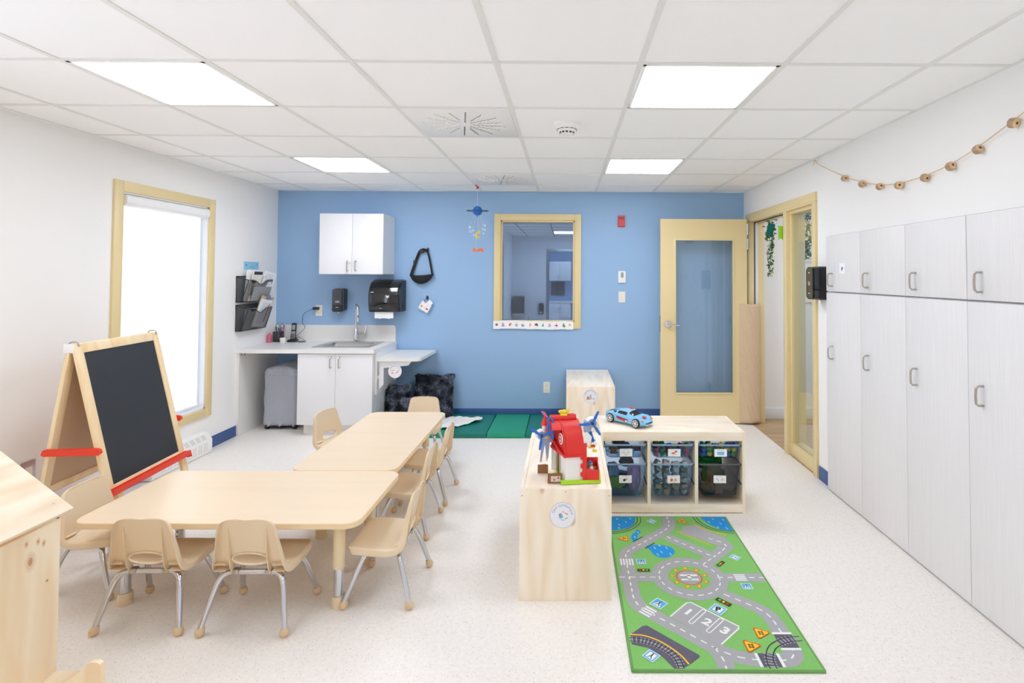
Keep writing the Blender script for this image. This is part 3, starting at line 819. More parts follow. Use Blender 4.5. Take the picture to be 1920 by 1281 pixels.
q = MB('white'); q.box((-2.508, 5.022, .10), (-2.490, YB - .003, KZ - .037)); q.box((-1.830, 5.022, .10), (-1.812, YB - .003, KZ - .037)); q.box((-2.49, 5.022, .10), (-1.83, YB - .003, .118)); q.box((-2.49, YB - .02, .118), (-1.83, YB - .003, .60)); q.box((-2.49, 5.022, KZ - .10), (-1.83, 5.04, KZ - .037)); q.use('counter').box((-2.486, 5.09, 0), (-1.812, YB - .003, .10)); q.build('body', t, world=True)
for x0, x1, hx in ((-2.510, -2.160, -2.198), (-2.157, -1.812, -2.118)):
    d = MB('white').box((x0, 5.002, .104), (x1, 5.020, KZ - .044), .0015).build('door', t, world=True)
    q = MB('nickel'); bar_handle(q, hx, 5.002, .636, .734); q.build('handle', d, world=True)
t = thing('side_panel', 'pale grey upright panel carrying counter against the left wall', 'panel', (-3.06, 5.3, 0))
q = MB('counter'); q.box((XL + .001, 5.0, 0), (XL + .024, YB, KZ - .037)); q.build('upright', t, world=True)
q = MB('steel'); q.box((XL + .024, 5.03, KZ - .062), (XL + .05, 5.05, KZ - .038), .001); q.build('angle_bracket', t, world=True)
# sink
t = thing('sink', 'rectangular stainless steel drop-in sink in the counter', 'sink', (-2.18, 5.36, KZ))
q = MB('steel'); ox0, ox1, oy0, oy1 = -2.455, -1.895, 5.135, 5.615
def ring(q, A, B, za, zb):
    n = len(A); q.add([(p[0], p[1], za) for p in A] + [(p[0], p[1], zb) for p in B], [(i, (i + 1) % n, n + (i + 1) % n, n + i) for i in range(n)])
R0 = rrect(ox0, oy0, ox1, oy1, .02, 5); R1 = rrect(ox0 + .004, oy0 + .004, ox1 - .004, oy1 - .004, .02, 5)
R2 = rrect(SX0 + .004, SY0 + .004, SX1 - .004, SY1 - .004, .05, 5); R3 = rrect(SX0 + .014, SY0 + .014, SX1 - .014, SY1 - .014, .05, 5); R4 = rrect(SX0 + .035, SY0 + .035, SX1 - .035, SY1 - .035, .05, 5)
ring(q, R0, R1, KZ, KZ + .004); ring(q, R1, R2, KZ + .004, KZ + .003); ring(q, R2, R3, KZ + .003, KZ - .012); ring(q, R3, R4, KZ - .012, KZ - .15)
q.flat(R4, KZ - .15); q.build('bowl', t, world=True)
q = MB('chrome'); q.lathe([(.028, KZ - .1485), (.028, KZ - .146), (.018, KZ - .146), (.016, KZ - .149)], 20, Matrix.Translation((-2.18, 5.35, 0))); q.build('drain', t, world=True)
# faucet
FX, FY = -2.191, 5.560
t = thing('faucet', 'tall chrome gooseneck faucet with side lever behind the sink', 'faucet', (FX, FY, KZ + .004), .5)
q = MB('chrome'); q.lathe([(.024, 0), (.024, .006), (.0195, .012), (.0195, .125), (.014, .135)], 24); q.build('base', t)
q = MB('chrome'); q.tube([(0, 0, .12), (0, 0, .26), (0, 0, .335), (0, -.03, .375), (0, -.08, .385), (0, -.12, .36), (0, -.135, .31)], .0115, 12, smooth=6); q.build('spout', t)
q = MB('chrome'); q.cyl((0, -.135, .315), (0, -.137, .215), .0145, .0165); q.use('blackm').cyl((0, -.1515, .285), (0, -.153, .26), .004); q.build('spray_head', t)
q = MB('chrome'); q.cyl((.01, 0, .085), (.085, 0, .085), .0105); q.ball((.088, 0, .085), .013); q.tube([(.088, 0, .088), (.094, -.004, .12), (.102, -.006, .165)], [.0075, .006, .005], 10, smooth=4); q.build('lever', t)
# fold-down flap with brackets and round card
t = thing('fold_down_shelf', 'white fold-out shelf on brackets at the right end of sink cabinet', 'shelf', (-1.80, 5.35, .684))
pl = [(-1.79, 5.06), (-1.44, 5.06)] + [(-1.44 + .055 * math.sin(a), 5.115 - .055 * math.cos(a)) for a in [PI / 2 * i / 6 for i in range(1, 7)]] + [(-1.372, 5.645), (-1.79, 5.645)]
q = MB('counter'); q.prism(pl, .030, Matrix.Translation((0, 0, .686))); q.build('shelf_board', t, world=True)
q = MB('white'); q.box((-1.811, 5.06, .37), (-1.790, 5.645, .768), .002); q.build('mounting_board', t, world=True)
for y in (5.10, 5.56):
    q = MB('white')
    q.prism([(-1.79, .685), (-1.47, .685), (-1.50, .645), (-1.735, .62), (-1.735, .465), (-1.79, .40)], .018, faceY(0, y, 0)); q.build('bracket', t, world=True)
q = MB('nickel'); q.box((-1.789, 5.075, .55), (-1.778, 5.09, .67), .001); q.box((-1.789, 5.075, .42), (-1.778, 5.09, .52), .001); q.build('hinge_plate', t, world=True)
t = thing('round_card', 'white round card with small red drawings hanging under the fold-out shelf', 'card', (-1.625, 5.079, .525))
q = MB('sticker'); q.prism(circ(0, .065, .064, 36), .002, faceY(0, 0, 0)); q.build('disc', t)
q = MB('orange')
for dx, dz, s in ((-.025, .05, .010), (-.015, .075, .007), (.02, .055, .008), (.03, .07, .006), (-.03, .07, .006), (.0, .045, .005)): q.prism(circ(dx, dz, s, 8, s * .7), .0006, faceY(0, -.002, 0))
for k in range(14):
    a = math.radians(160 - k * 10.8); q.use('ink').box((.05 * math.cos(a) - .002, -.0026, .065 + .05 * math.sin(a) - .003), (.05 * math.cos(a) + .002, -.002, .065 + .05 * math.sin(a) + .003))
q.build('print', t)

# wall dispensers
t = thing('soap_dispenser', 'black wall soap dispenser on blue wall left of the faucet', 'dispenser', (-2.385, YB, 1.115))
X = faceY(0, 0, 0)
q = MB('black'); q.prism(rrect(-.06, .01, .06, .245, .022, 5), .06, X, 0); q.build('back_plate', t)
q = MB('black'); q.prism(rrect(-.058, 0, .058, .24, .024, 5), .045, X, .058); q.prism(rrect(-.048, .085, .048, .228, .018, 5), .008, X, .103); q.build('front_cover', t)
q = MB('blackm'); q.prism(rrect(-.046, .008, .046, .075, .012, 4), .014, X, .102); q.build('push_bar', t)
q = MB('cgrey'); q.prism(rrect(-.022, .098, .022, .118, .006, 3), .001, X, .111); q.use('cwhite').box((-.014, -.1168, .048), (.014, -.1162, .052)); q.build('printed_mark', t)
q = MB('whitep'); q.cyl((0, -.075, .002), (0, -.075, -.014), .007); q.build('nozzle', t)
t = thing('paper_towel_dispenser', 'large glossy black paper towel dispenser with white sheet on blue wall', 'dispenser', (-1.868, YB, 1.112))
prof = [(0, 0), (-.21, .012), (-.235, .10), (-.232, .20), (-.205, .27), (-.16, .315), (-.09, .342), (0, .35)]
A = Matrix(((0, 0, 1, 0), (1, 0, 0, 0), (0, 1, 0, 0), (0, 0, 0, 1)))
q = MB('black'); b = bmesh.new(); vs = [b.verts.new(((x), p[0], p[1])) for x in (-.155, .155) for p in prof]; n = len(prof)
for i in range(n): b.faces.new((vs[i], vs[(i + 1) % n], vs[n + (i + 1) % n], vs[n + i]))
b.faces.new(vs[:n][::-1]); b.faces.new(vs[n:]); bmesh.ops.recalc_face_normals(b, faces=b.faces[:])
bmesh.ops.bevel(b, geom=b.edges[:], offset=.016, segments=3, profile=.5, affect='EDGES'); q.bm(b)
q.build('housing', t, sharp=50)
q = MB('blackm'); q.prism([(0, .012), (-.19, .02), (-.215, .1), (-.212, .2), (-.185, .26), (-.14, .3), (-.08, .33), (0, .335)], .014, Matrix.Translation((.148, 0, 0)) @ A); q.prism(circ(-.11, .06, .026, 20, .034), .006, Matrix.Translation((.160, 0, 0)) @ A); q.build('side_panel', t)
q = MB('paper'); pts = [(-.10, .012)] + [(.09, .012), (.09, -.052), (.06, -.052), (.045, -.062), (.035, -.054), (-.03, -.052), (-.042, -.062), (-.055, -.054), (-.10, -.054)]; q.prism(pts, .0015, Matrix.Translation((0, -.185, 0)) @ faceY(0, 0, 0)); q.build('paper_sheet', t)
q = MB('chrome'); q.prism([(.035, .185), (.052, .178), (.072, .185), (.066, .165), (.053, .155), (.042, .165)], .0015, Matrix.Translation((-.008, -.236, 0)) @ faceY(0, 0, 0))
q.use('cwhite').box((-.125, -.2375, .212), (-.098, -.2365, .218)); q.use('cgrey').box((-.035, -.2385, .05), (-.008, -.2375, .057)); q.build('printed_mark', t)
# waist bag and card bundle hooks
t = thing('wall_hook', 'small black hook on blue wall holding the black waist bag', 'hook', (-1.478, YB, 1.775))
q = MB('blackm'); q.box((-.011, -.006, -.02), (.011, 0, .02), .004); q.tube([(0, -.004, -.006), (0, -.022, -.014), (0, -.03, .0)], .004, 8, smooth=4); q.ball((0, -.03, .002), .0065); q.build('hook_body', t)
t = thing('waist_bag', 'black belt bag hanging by its strap on the blue wall', 'bag', (-1.535, YB - .006, 1.41))
q = MB('blackf')
b = bmesh.new(); bmesh.ops.create_uvsphere(b, u_segments=32, v_segments=20, radius=1)
for v in b.verts:
    x, y, z = v.co; tz = z
    X_ = x * .118; Z_ = (.062 + tz * .062); 
    if z > .25: Z_ = .062 + .25 * .062 + (z - .25) * .02
    X_ *= (1 - .10 * max(0, -z)); v.co = (X_ + .004, -.036 + y * .034 * (1 - .25 * abs(x)), Z_ - .045 + .05 + (.006 * x) - .05 + .045 - abs(x) ** 2 * -.022)
q.bm(b); q.build('pouch', t)
q = MB('blackf')
def strap(pts, w, q=q):
    P = catmull([(p[0], p[1], p[2]) for p in pts], 6); vs = []; fs = []
    for i, p in enumerate(P):
        a = P[max(0, i - 1)]; c = P[min(len(P) - 1, i + 1)]; tt = (c - a).normalized(); s = tt.cross(Vector((0, 1, 0))).normalized() * w / 2
        for d in (-.0015, .0015): vs += [(p.x + s.x, p.y + d, p.z + s.z), (p.x - s.x, p.y + d, p.z - s.z)]
    for i in range(len(P) - 1):
        o, m = 4 * i, 4 * i + 4
        fs += [(o, o + 1, m + 1, m), (o + 2, o + 3, m + 3, m + 2), (o, o + 2, m + 2, m), (o + 1, o + 3, m + 3, m + 1)]
    q.add(vs, fs)
strap([(-.112, -.03, .08), (-.095, -.026, .14), (-.073, -.02, .21), (-.05, -.016, .28), (-.02, -.018, .345), (.02, -.026, .362), (.052, -.028, .35)], .030)
strap([(.118, -.03, .085), (.108, -.026, .13), (.09, -.02, .22), (.072, -.018, .30), (.056, -.026, .352)], .020)
q.build('strap', t)
q = MB('blackm'); q.box((-.088, -.03, .20), (-.058, -.014, .25), .005); q.box((-.022, -.036, .325), (.022, -.014, .36), .006); q.build('buckle', t)
t = thing('wall_hook', 'small black hook on blue wall holding the bunch of picture cards', 'hook', (-1.478, YB, 1.265))
q = MB('blackm'); q.box((-.011, -.006, -.02), (.011, 0, .02), .004); q.tube([(0, -.004, -.006), (0, -.022, -.014), (0, -.03, .0)], .004, 8, smooth=4); q.ball((0, -.03, .002), .0065); q.build('hook_body', t)
t = thing('card_bundle', 'bundle of small white picture cards on a ring below the waist bag', 'cards', (-1.478, YB - .03, 1.255))
for k, (dx, dz, rr, c) in enumerate(((-.062, -.07, -.5, 'whitep'), (-.022, -.085, -.25, 'paper'), (.03, -.06, -.75, 'paper'), (.015, -.10, -.55, 'cwhite'))):
    A = faceY(dx * .7, -.004 - .003 * k, dz) @ Matrix.Rotation(rr, 4, 'Z')
    q = MB(c); q.prism(rrect(-.026, -.045, .026, .045, .006, 3), .0012, A); 
    q.use(('orange', 'cyellow', 'cskyb', 'cred')[k]).prism(circ(0, -.01, .013, 10, .009), .0005, A, .0013); q.build('card', t)
q = MB('blackm'); q.tube([(0, -.006, .0), (-.02, -.008, -.02), (-.012, -.008, -.045), (.012, -.008, -.04), (.018, -.008, -.015)], .002, 6, smooth=4, closed=True); q.build('ring', t)

# fire device, thermostat, switch, outlets
def plate(name, label, cat, x, z, w, h, m='cream', screws=True, extra=None):
    t = thing(name, label, cat, (x, YB, z - h / 2))
    q = MB(m); q.prism(rrect(-w / 2, 0, w / 2, h, .005, 3), .006, faceY(0, 0, 0)); q.build('cover_plate', t)
    return t
t = plate('fire_alarm', 'small red rectangular fire alarm device high on the blue wall', 'alarm', .581, 2.088, .078, .124, 'redlab')
q = MB('redlab'); q.prism(rrect(-.034, .005, .034, .119, .006, 3), .02, faceY(0, 0, 0), .006); q.build('housing', t)
q = MB('inkd'); q.text('FIRE', .030, faceY(0, -.0265, .09), bold=.0006); q.build('lettering', t)
t = plate('thermostat', 'white thermostat with grey display on blue wall', 'thermostat', .588, 1.493, .078, .125, 'whitep')
q = MB('whitep'); q.prism(rrect(-.037, .002, .037, .123, .006, 3), .016, faceY(0, 0, 0), .006); q.build('housing', t)
MB('lcd').prism(rrect(-.014, .056, .016, .110, .002, 2), .001, faceY(0, 0, 0), .022).build('display', t)
q = MB('cwhite'); q.box((-.02, -.0235, .032), (.02, -.022, .036)); q.box((-.02, -.0235, .02), (.02, -.022, .024)); q.build('button', t)
t = plate('light_switch', 'cream light switch plate on blue wall below the thermostat', 'switch', .588, 1.280, .070, .115)
MB('cream').prism(rrect(-.017, .026, .017, .09, .003, 2), .004, faceY(0, 0, 0), .006).build('rocker', t)
def outlet(x, z, label, t=None):
    t = plate('wall_outlet', label, 'outlet', x, z, .070, .115)
    for dz in (.032, .078):
        o = MB('cream').prism(rrect(-.017, dz - .015, .017, dz + .015, .008, 4), .003, faceY(0, 0, 0), .006).build('socket', t)
        q = MB('inkd'); q.box((-.009, -.0094, dz - .004), (-.007, -.009, dz + .006)); q.box((.006, -.0094, dz - .004), (.008, -.009, dz + .005)); q.build('slots', o)
    return t
outlet(-.207, .321, 'cream electrical outlet low on blue wall left of the pine shelf')
outlet(-2.622, 1.124, 'cream electrical outlet above the counter with a black adapter plugged in')
t = thing('outlet', 'grey-framed electrical outlet low on left wall behind the easel', 'outlet', (XL, 3.085, .305)); t.name = 'wall_outlet'
q = MB('steel'); q.prism(rrect(-.04, 0, .04, .125, .004, 3), .006, faceXp(0, 0, 0)); q.build('cover_plate', t)
q = MB('cream'); q.prism(rrect(-.02, .03, .02, .095, .004, 3), .003, faceXp(0, 0, 0), .006); q.build('socket', t)
# adapter and cord
t = thing('power_adapter', 'black plug adapter and thin cord running from outlet down to the phone base', 'cord', (-2.622, YB - .008, 1.14))
q = MB('blackm'); q.box((-.045, -.05, -.005), (.008, -.0015, .022), .004); q.build('adapter', t)
q = MB('blackm'); q.tube([(-2.668, 5.63, 1.15), (-2.70, 5.62, 1.13), (-2.76, 5.61, 1.09), (-2.77, 5.61, 1.0), (-2.74, 5.60, .95), (-2.80, 5.59, .88), (-2.82, 5.59, .86), (-2.74, 5.57, .83), (-2.70, 5.55, .811), (-2.72, 5.50, .808), (-2.77, 5.53, .808), (-2.73, 5.58, .808), (-2.77, 5.60, .812), (-2.79, 5.56, .808), (-2.83, 5.58, .812)], .0022, 6, smooth=6); q.build('cord', t, world=True)

# things on the counter
t = thing('cordless_phone', 'black and silver cordless phone standing in its base on the counter', 'phone', (-2.846, 5.565, KZ))
q = MB('blackm'); q.box((-.042, -.04, 0), (.042, .045, .024), .008); q.box((-.03, -.0, .02), (.03, .035, .045), .008); q.build('base', t)
A = Matrix.Translation((0, .002, .022)) @ Matrix.Rotation(-.14, 4, 'X')
h = MB('blackm').box((-.025, -.008, 0), (.025, .014, .172), .008, X=A).build('handset', t)
q = MB('cgrey').box((-.0235, -.0105, .006), (.0235, -.008, .085), .003, X=A); q.use('lcd').box((-.017, -.0105, .10), (.017, -.0078, .15), .001, X=A)
q.use('blackm')
for i in range(3):
    for j in range(4): q.box((-.018 + i * .013, -.012, .012 + j * .013), (-.009 + i * .013, -.0104, .02 + j * .013), X=A)
q.build('keypad', h)
t = thing('pen_cup', 'black wire mesh pen cup in the counter corner', 'pen cup', (-3.005, 5.585, KZ))
q = MB('mesh'); q.prism(rrect(-.04, -.04, .04, .04, .006, 3), .0015, z0=0.)
Rm = rrect(-.04, -.04, .04, .04, .006, 3); n = len(Rm); q.add([(p[0], p[1], 0) for p in Rm] + [(p[0], p[1], .10) for p in Rm], [(i, (i + 1) % n, n + (i + 1) % n, n + i) for i in range(n)]); q.build('wall', t)
q = MB('wire'); q.tube([(p[0], p[1], .10) for p in Rm], .0022, 6, closed=True); q.tube([(p[0], p[1], .002) for p in Rm], .0022, 6, closed=True); q.build('rim', t)
def pen(x, y, dx, dy, L, m, lab, cap='blackm'):
    t = thing('pen', lab, 'pen', (x + .015, y, KZ + .004), group='pens and pencils in the mesh cup')
    MB(m).cyl((0, 0, 0), (dx, dy, L), .0042, n=8).build('barrel', t)
    f = .8; MB(cap).cyl((dx * f, dy * f, L * f), (dx * 1.04, dy * 1.04, L * 1.04), .0052, n=8).build('cap', t)
pen(-3.03, 5.58, -.022, .01, .150, 'cyellow', 'pencil leaning left in the mesh cup', 'cgreen')
pen(-3.02, 5.57, -.012, -.01, .140, 'cnavy', 'dark blue pen near the left of the mesh cup')
pen(-3.01, 5.60, .0, .012, .135, 'blackm', 'black pen in the middle of the mesh cup')
pen(-3.00, 5.57, .018, -.01, .145, 'cblue', 'blue pen right of middle in the mesh cup', 'cblue')
pen(-3.00, 5.60, .026, .01, .155, 'cpink', 'pink marker leaning right in the mesh cup', 'cpink')
pen(-3.035, 5.60, .004, .01, .13, 'cwhite', 'pale pen at the back of the mesh cup', 'blackm')
t = thing('scissors', 'scissors with grey loop handles upright in the mesh cup', 'scissors', (-2.992, 5.585, KZ + .01))
for s in (-1, 1):
    q = MB('steel'); q.box((-.006 + s * .004, -.001, 0), (.006 + s * .004, .001, .13)); q.build('blade', t)
    q = MB('cgrey'); q.tube([(s * .022 + .017 * math.cos(a), 0, .155 + .026 * math.sin(a)) for a in [2 * PI * i / 16 for i in range(16)]], .004, 8, closed=True); q.build('handle', t)
t = thing('pink_bottle', 'small pink plastic bottle beside the mesh pen cup', 'bottle', (-3.045, 5.49, KZ))
q = MB('cpink'); q.lathe([(.016, 0), (.017, .004), (.017, .07), (.014, .08), (.009, .084)], 20, Matrix.Diagonal((1, 1.6, 1, 1))); q.build('body', t)
q = MB('cpink'); q.lathe([(.009, .084), (.009, .098), (.007, .1)], 16); q.build('cap', t)
t = thing('small_jar', 'small low white jar between the pen cup and phone', 'jar', (-2.925 - .08, 5.50, KZ))
t.location = (-2.905, 5.48, KZ)
q = MB('cream'); q.lathe([(.026, 0), (.027, .004), (.027, .03)], 24); q.build('body', t)
q = MB('cwhite'); q.lathe([(.029, .03), (.029, .048), (.027, .051)], 24); q.build('lid', t)

# picture cards taped along the interior window sill
pics = ['cbrown', 'clilac', 'orange', 'sage', 'cgrey', 'peach', 'cbrown', 'cteal', 'clilac', 'redlab', 'leaf', 'peach']
desc = ['pear', 'pale lilac shapes', 'orange fruit', 'green lines', 'dark branch', 'pale shapes', 'brown nut', 'teal bowl', 'faint lilac letters', 'round red fruit', 'little green tree', 'pink flower']
xs = [-.775 + .0705 * k for k in range(13)]
for k in range(12):
    dz = (.0, .004, .004, .004, .002, -.002, .0, -.002, -.006, -.003, .0, -.004)[k]
    t = thing('picture_card', 'small white card with %s, taped below interior window, number %s from the left' % (desc[k], ('one two three four five six seven eight nine ten eleven twelve'.split())[k]), 'card', ((xs[k] + xs[k + 1]) / 2, YB - .0185, .938 + dz), group='picture cards along the window sill')
    q = MB('paper'); q.box((-.0355, -.003, 0), (.0355, -.0005, .085), 0); q.build('sheet', t)
    q = MB(pics[k]); X = faceY(0, -.0032, .043)
    rk = random.Random(k)
    for j in range(4): 
        cx_, cy_2 = rk.uniform(-.012, .012), rk.uniform(-.014, .012); q.prism(circ(cx_, cy_2, rk.uniform(.006, .012), 9, rk.uniform(.004, .014)), .0003, X, .0001 * j)
    q.use('inkd').box((-.003, -.0042, .058), (.004, -.0034, .063)); q.build('drawing', t)

# ---------------------------------------------------------------- left wall: mesh file holders
def holder(z, label):
    t = thing('file_holder', label, 'wall file', (XL, 5.20, z), group='black mesh wall file holders')
    y0, y1 = -.235, .165     # along y, local
    h = .24
    def pan(q, P): q.add(P, [tuple(range(len(P)))])
    back = [(.004, y0, 0), (.004, y1, 0), (.004, y1, h), (.004, y0, h)]
    q = MB('mesh'); pan(q, back); q.build('back_panel', t)
    fr = [(.055, y0, 0), (.055, y1, 0)]
    top = []
    for i in range(17):
        f = i / 16; y = y1 + (y0 - y1) * f; dip = .045 * math.exp(-((f - .5) / .17) ** 2); top.append((.055 + .065, y, .205 - dip))
    q = MB('mesh'); pan(q, fr + top); q.build('front_panel', t)
    q = MB('mesh')
    for y in (y0, y1): pan(q, [(.004, y, 0), (.055, y, 0), (.12, y, .205), (.004, y, h)])
    pan(q, [(.004, y0, 0), (.055, y0, 0), (.055, y1, 0), (.004, y1, 0)]); q.build('side_panel', t)
    q = MB('wire'); r = .0038
    q.tube([fr[1]] + top + [fr[0]], r, 6, closed=True)
    q.tube(back, r, 6, closed=True)
    for y in (y0, y1): q.tube([(.004, y, h), (.06, y, h - .02), (.12, y, .205)], r, 6)
    for y in (y0, y1): q.tube([(.004, y, 0), (.055, y, 0)], r, 6)
    q.tube([(.121, y0 + .06 + .04 * i / 5, .19) for i in range(6)], .012, 6)
    q.build('wire_rim', t)
    return t
holder(1.245, 'upper black mesh file holder on left wall, full of papers')
holder(.975, 'lower black mesh file holder on left wall, holding a clipboard')
def sheet(name, label, cat, x, y, z, w, h, lean, rot, m, grp=None, prints=None, th=.002):
    """thin sheet standing in a holder: faces +x, leaning out by lean, turned in its plane by rot"""
    t = thing(name, label, cat, (x, y, z), group=grp)
    A = Matrix.Rotation(lean, 4, 'Y') @ faceXp(0, 0, 0) @ Matrix.Rotation(rot, 4, 'Z')
    q = MB(m); q.prism([(-w / 2, 0), (w / 2, 0), (w / 2, h), (-w / 2, h)], th, A); q.build('sheet', t)
    if prints: q = MB('ink'); prints(q, A, th); q.build('print', t)
    return t
def lines(q, A, th, w=.15, z0=.12, z1=.26, n=8, m='ink'):
    q.use(m)
    for i in range(n): q.box((-w / 2, z0 + (z1 - z0) * i / n, th), (w / 2 * (.6 + .4 * ((i * 7) % 5) / 4), z0 + (z1 - z0) * i / n + .0025, th + .0004), X=A)
sheet('paper_stack', 'thick stack of papers standing in upper file holder', 'papers', XL + .03, 5.14, 1.25, .215, .30, .10, .0, 'paper', 'papers in the wall files', lambda q, A, th: lines(q, A, th), .018)
sheet('booklet', 'beige booklet with dark top behind white paper in upper file holder', 'booklet', XL + .055, 5.135, 1.25, .16, .29, .16, -.02, 'cream', 'papers in the wall files', lambda q, A, th: q.use('inkd').box((-.07, .255, th), (.07, .285, th + .0005), X=A), .01)
sheet('white_form', 'tilted white printed form at the front of upper file holder', 'paper', XL + .075, 5.27, 1.25, .215, .285, .20, -.16, 'paper', 'papers in the wall files', lambda q, A, th: (lines(q, A, th, z0=.16, z1=.27, n=7), q.use('ink').prism(circ(-.08, .225, .007, 10), .0005, A, th)))
sheet('grey_folder', 'grey sheet inside upper file holder', 'paper', XL + .095, 5.18, 1.25, .30, .14, .26, -.03, 'cgrey', 'papers in the wall files')
c = sheet('clipboard', 'clipboard with red-striped form leaning in lower file holder', 'clipboard', XL + .048, 5.23, .985, .23, .315, .26, -.14, 'cwood', None, lambda q, A, th: (q.use('paper').box((-.105, .01, th), (.105, .285, th + .001), X=A), q.use('redlab').box((.06, .06, th + .001), (.075, .25, th + .0016), X=A), lines(q, A, th + .001, w=.12, z0=.04, z1=.26, n=14)), .004)
A = Matrix.Rotation(.26, 4, 'Y') @ faceXp(0, 0, 0) @ Matrix.Rotation(-.14, 4, 'Z')
MB('steel').box((-.05, .285, .004), (.05, .31, .014), .004, X=A).box((-.018, .30, .006), (.018, .335, .016), .004, X=A).build('clip', c)
sheet('grey_sheet', 'grey printed sheet behind the clipboard in lower file holder', 'paper', XL + .045, 5.10, .985, .2, .2, .16, .06, 'cgrey', 'papers in the wall files')
t = thing('blue_card', 'light blue card fixed to left wall above the file holders', 'card', (XL, 5.20, 1.548))
q = MB('bluepaper'); q.prism([(-.12, 0), (.12, 0), (.12, .078), (-.12, .078)], .004, faceXp(0, 0, 0)); q.build('card', t)
q = MB('ink'); q.prism(circ(-.085, .045, .012, 12), .0006, faceXp(0, 0, 0), .004); q.prism(circ(.09, .05, .008, 12), .0006, faceXp(0, 0, 0), .004); q.box((.0042, -.03, .03), (.005, .03, .034)); q.build('print', t)

# baseboard heater under window
t = thing('baseboard_heater', 'white perforated electric heater along left wall under window', 'heater', (XL, 4.22, 0))
Y0, Y1 = 3.90, 4.555
q = MB('whitep'); A = Matrix(((1, 0, 0, 0), (0, 0, 1, 0), (0, 1, 0, 0), (0, 0, 0, 1)))
pf = [(0, .004), (.075, .004), (.082, .02), (.082, .115), (.045, .168), (0, .172)]
q.prism(pf, Y1 - Y0, Matrix.Translation((XL, Y0, 0)) @ A); q.build('body', t, world=True)
q = MB('cgrey')
for k in range(8):
    y = Y0 + .09 + k * .066
    for r in range(5):
        q.box((XL + .0815, y, .036 + r * .014), (XL + .0823, y + .019, .0385 + r * .014)); q.box((XL + .0815, y + .025, .036 + r * .014), (XL + .0823, y + .044, .0385 + r * .014))
    for r in range(4):
        f = .25 + r * .17; x = XL + .082 - .037 * f; z = .115 + .053 * f
        q.add([(x + .0006, y, z + .0006), (x + .0006, y + .045, z + .0006), (x - .0012 , y + .045, z + .0026), (x - .0012, y, z + .0026)], [(0, 1, 2, 3)])
q.build('vent_slots', t, world=True)['kind'] = 'stuff'

# grey covered trolley below counter
t = thing('covered_trolley', 'box under a pale grey fabric cover on black wheels beneath the counter', 'trolley', (-2.775, 5.40, 0))
b = bmesh.new(); bmesh.ops.create_grid(b, x_segments=1, y_segments=1, size=.5); b.free()
q = MB('greyf'); b = bmesh.new(); bmesh.ops.create_cube(b, size=1)
bmesh.ops.subdivide_edges(b, edges=b.edges[:], cuts=14, use_grid_fill=True)
for v in b.verts:
    x, y, z = v.co
    w = .330 * (1 - .05 * (z + .5)); zz = .035 + (z + .5) * .545
    if z > .499: zz += .04 * (1 - (2 * x) ** 2) * (1 - .3 * (2 * y) ** 2)
    v.co = (x * w + .003 * math.sin(zz * 31 + y * 9) * (abs(x) > .49), y * .40 + .004 * math.sin(x * 17 + zz * 23) * (abs(y) > .49), zz)
bmesh.ops.bevel(b, geom=[e for e in b.edges if len(e.link_faces) == 2 and e.calc_face_angle(0) > .9], offset=.028, segments=4, profile=.5, affect='EDGES')
q.bm(b); q.build('fabric_cover', t, sharp=60)
q = MB('greyf'); q.tube([(-.163, -.203, .52), (.163, -.203, .52)], .003, 6); q.build('cover_seam', t)
q = MB('blackm'); q.box((-.15, -.18, .028), (.15, .18, .05), .005); q.build('base_frame', t)
for x in (-.135, .135):
    for y in (-.165, .165):
        q = MB('blackm'); q.cyl((x - .012, y, .024), (x + .012, y, .024), .024, n=16); q.box((x - .016, y - .012, .022), (x + .016, y + .012, .05), .003); q.build('wheel', t)

# hanging planet mobile
t = thing('planet_mobile', 'hanging mobile with blue ringed planet, clear stars and orange moon', 'mobile', (-.885, 5.25, ZC))
q = MB('redlab'); q.tube([(-.02, -.01, 0), (-.008, 0, -.018), (.006, .004, -.032)], .006, 8, smooth=4); q.box((-.012, -.006, -.04), (.01, .006, -.012), .003); q.build('clip', t)
q = MB('cwhite'); q.tube([(0, 0, -.03), (0, 0, -.212)], .0012, 6)
strs = [(-.075, 0, .42), (-.045, .02, .45), (.005, .0, .52), (.02, -.02, .47), (.055, 0, .44), (.07, .01, .40)]
for x, y, L in strs: q.tube([(x * .35, y * .35, -.30), (x, y, -L + .02)], .0007, 5)
q.tube([(-.01, 0, -.52), (-.01, 0, -.635)], .0007, 5); q.build('thread', t)
q = MB('cblue'); q.ball((0, 0, -.258), .048, n=28); q.lathe([(.006, -.306), (.004, -.32), (.001, -.325)], 10); q.build('planet', t)
q = MB('cnavy'); q.tube([(.108 * math.cos(a), .075 * math.sin(a), -.258 + .003 * math.sin(a)) for a in [2 * PI * i / 40 for i in range(40)]], .0035, 8, closed=True); q.build('planet_ring', t)
def star(r, ri, n=5, rot=PI / 2): return [((r if i % 2 == 0 else ri) * math.cos(rot + PI * i / n), (r if i % 2 == 0 else ri) * math.sin(rot + PI * i / n)) for i in range(2 * n)]
def moon(r): return [(r * math.cos(a), r * math.sin(a)) for a in [math.radians(60 + 240 * i / 14) for i in range(15)]] + [(r * .32 + r * .82 * math.cos(a), r * .82 * math.sin(a)) for a in [math.radians(270 - 180 * i / 10) for i in range(11)]]
M['clearp'] = mat('clear_plastic', (226, 234, 244), .08, alpha=.45)
for (x, y, L), s in zip(strs, ('clearp', 'clearp', 'cyellow', 'cyellow', 'clearp', 'clearp')):
    q = MB(s); q.prism(star(.022, .009), .003, faceY(x, y, -L)); q.build('star', t)
    if s == 'clearp': q = MB(s); q.prism(star(.017, .007), .003, faceY(x + .006, y, -L - .045)); q.build('star', t)
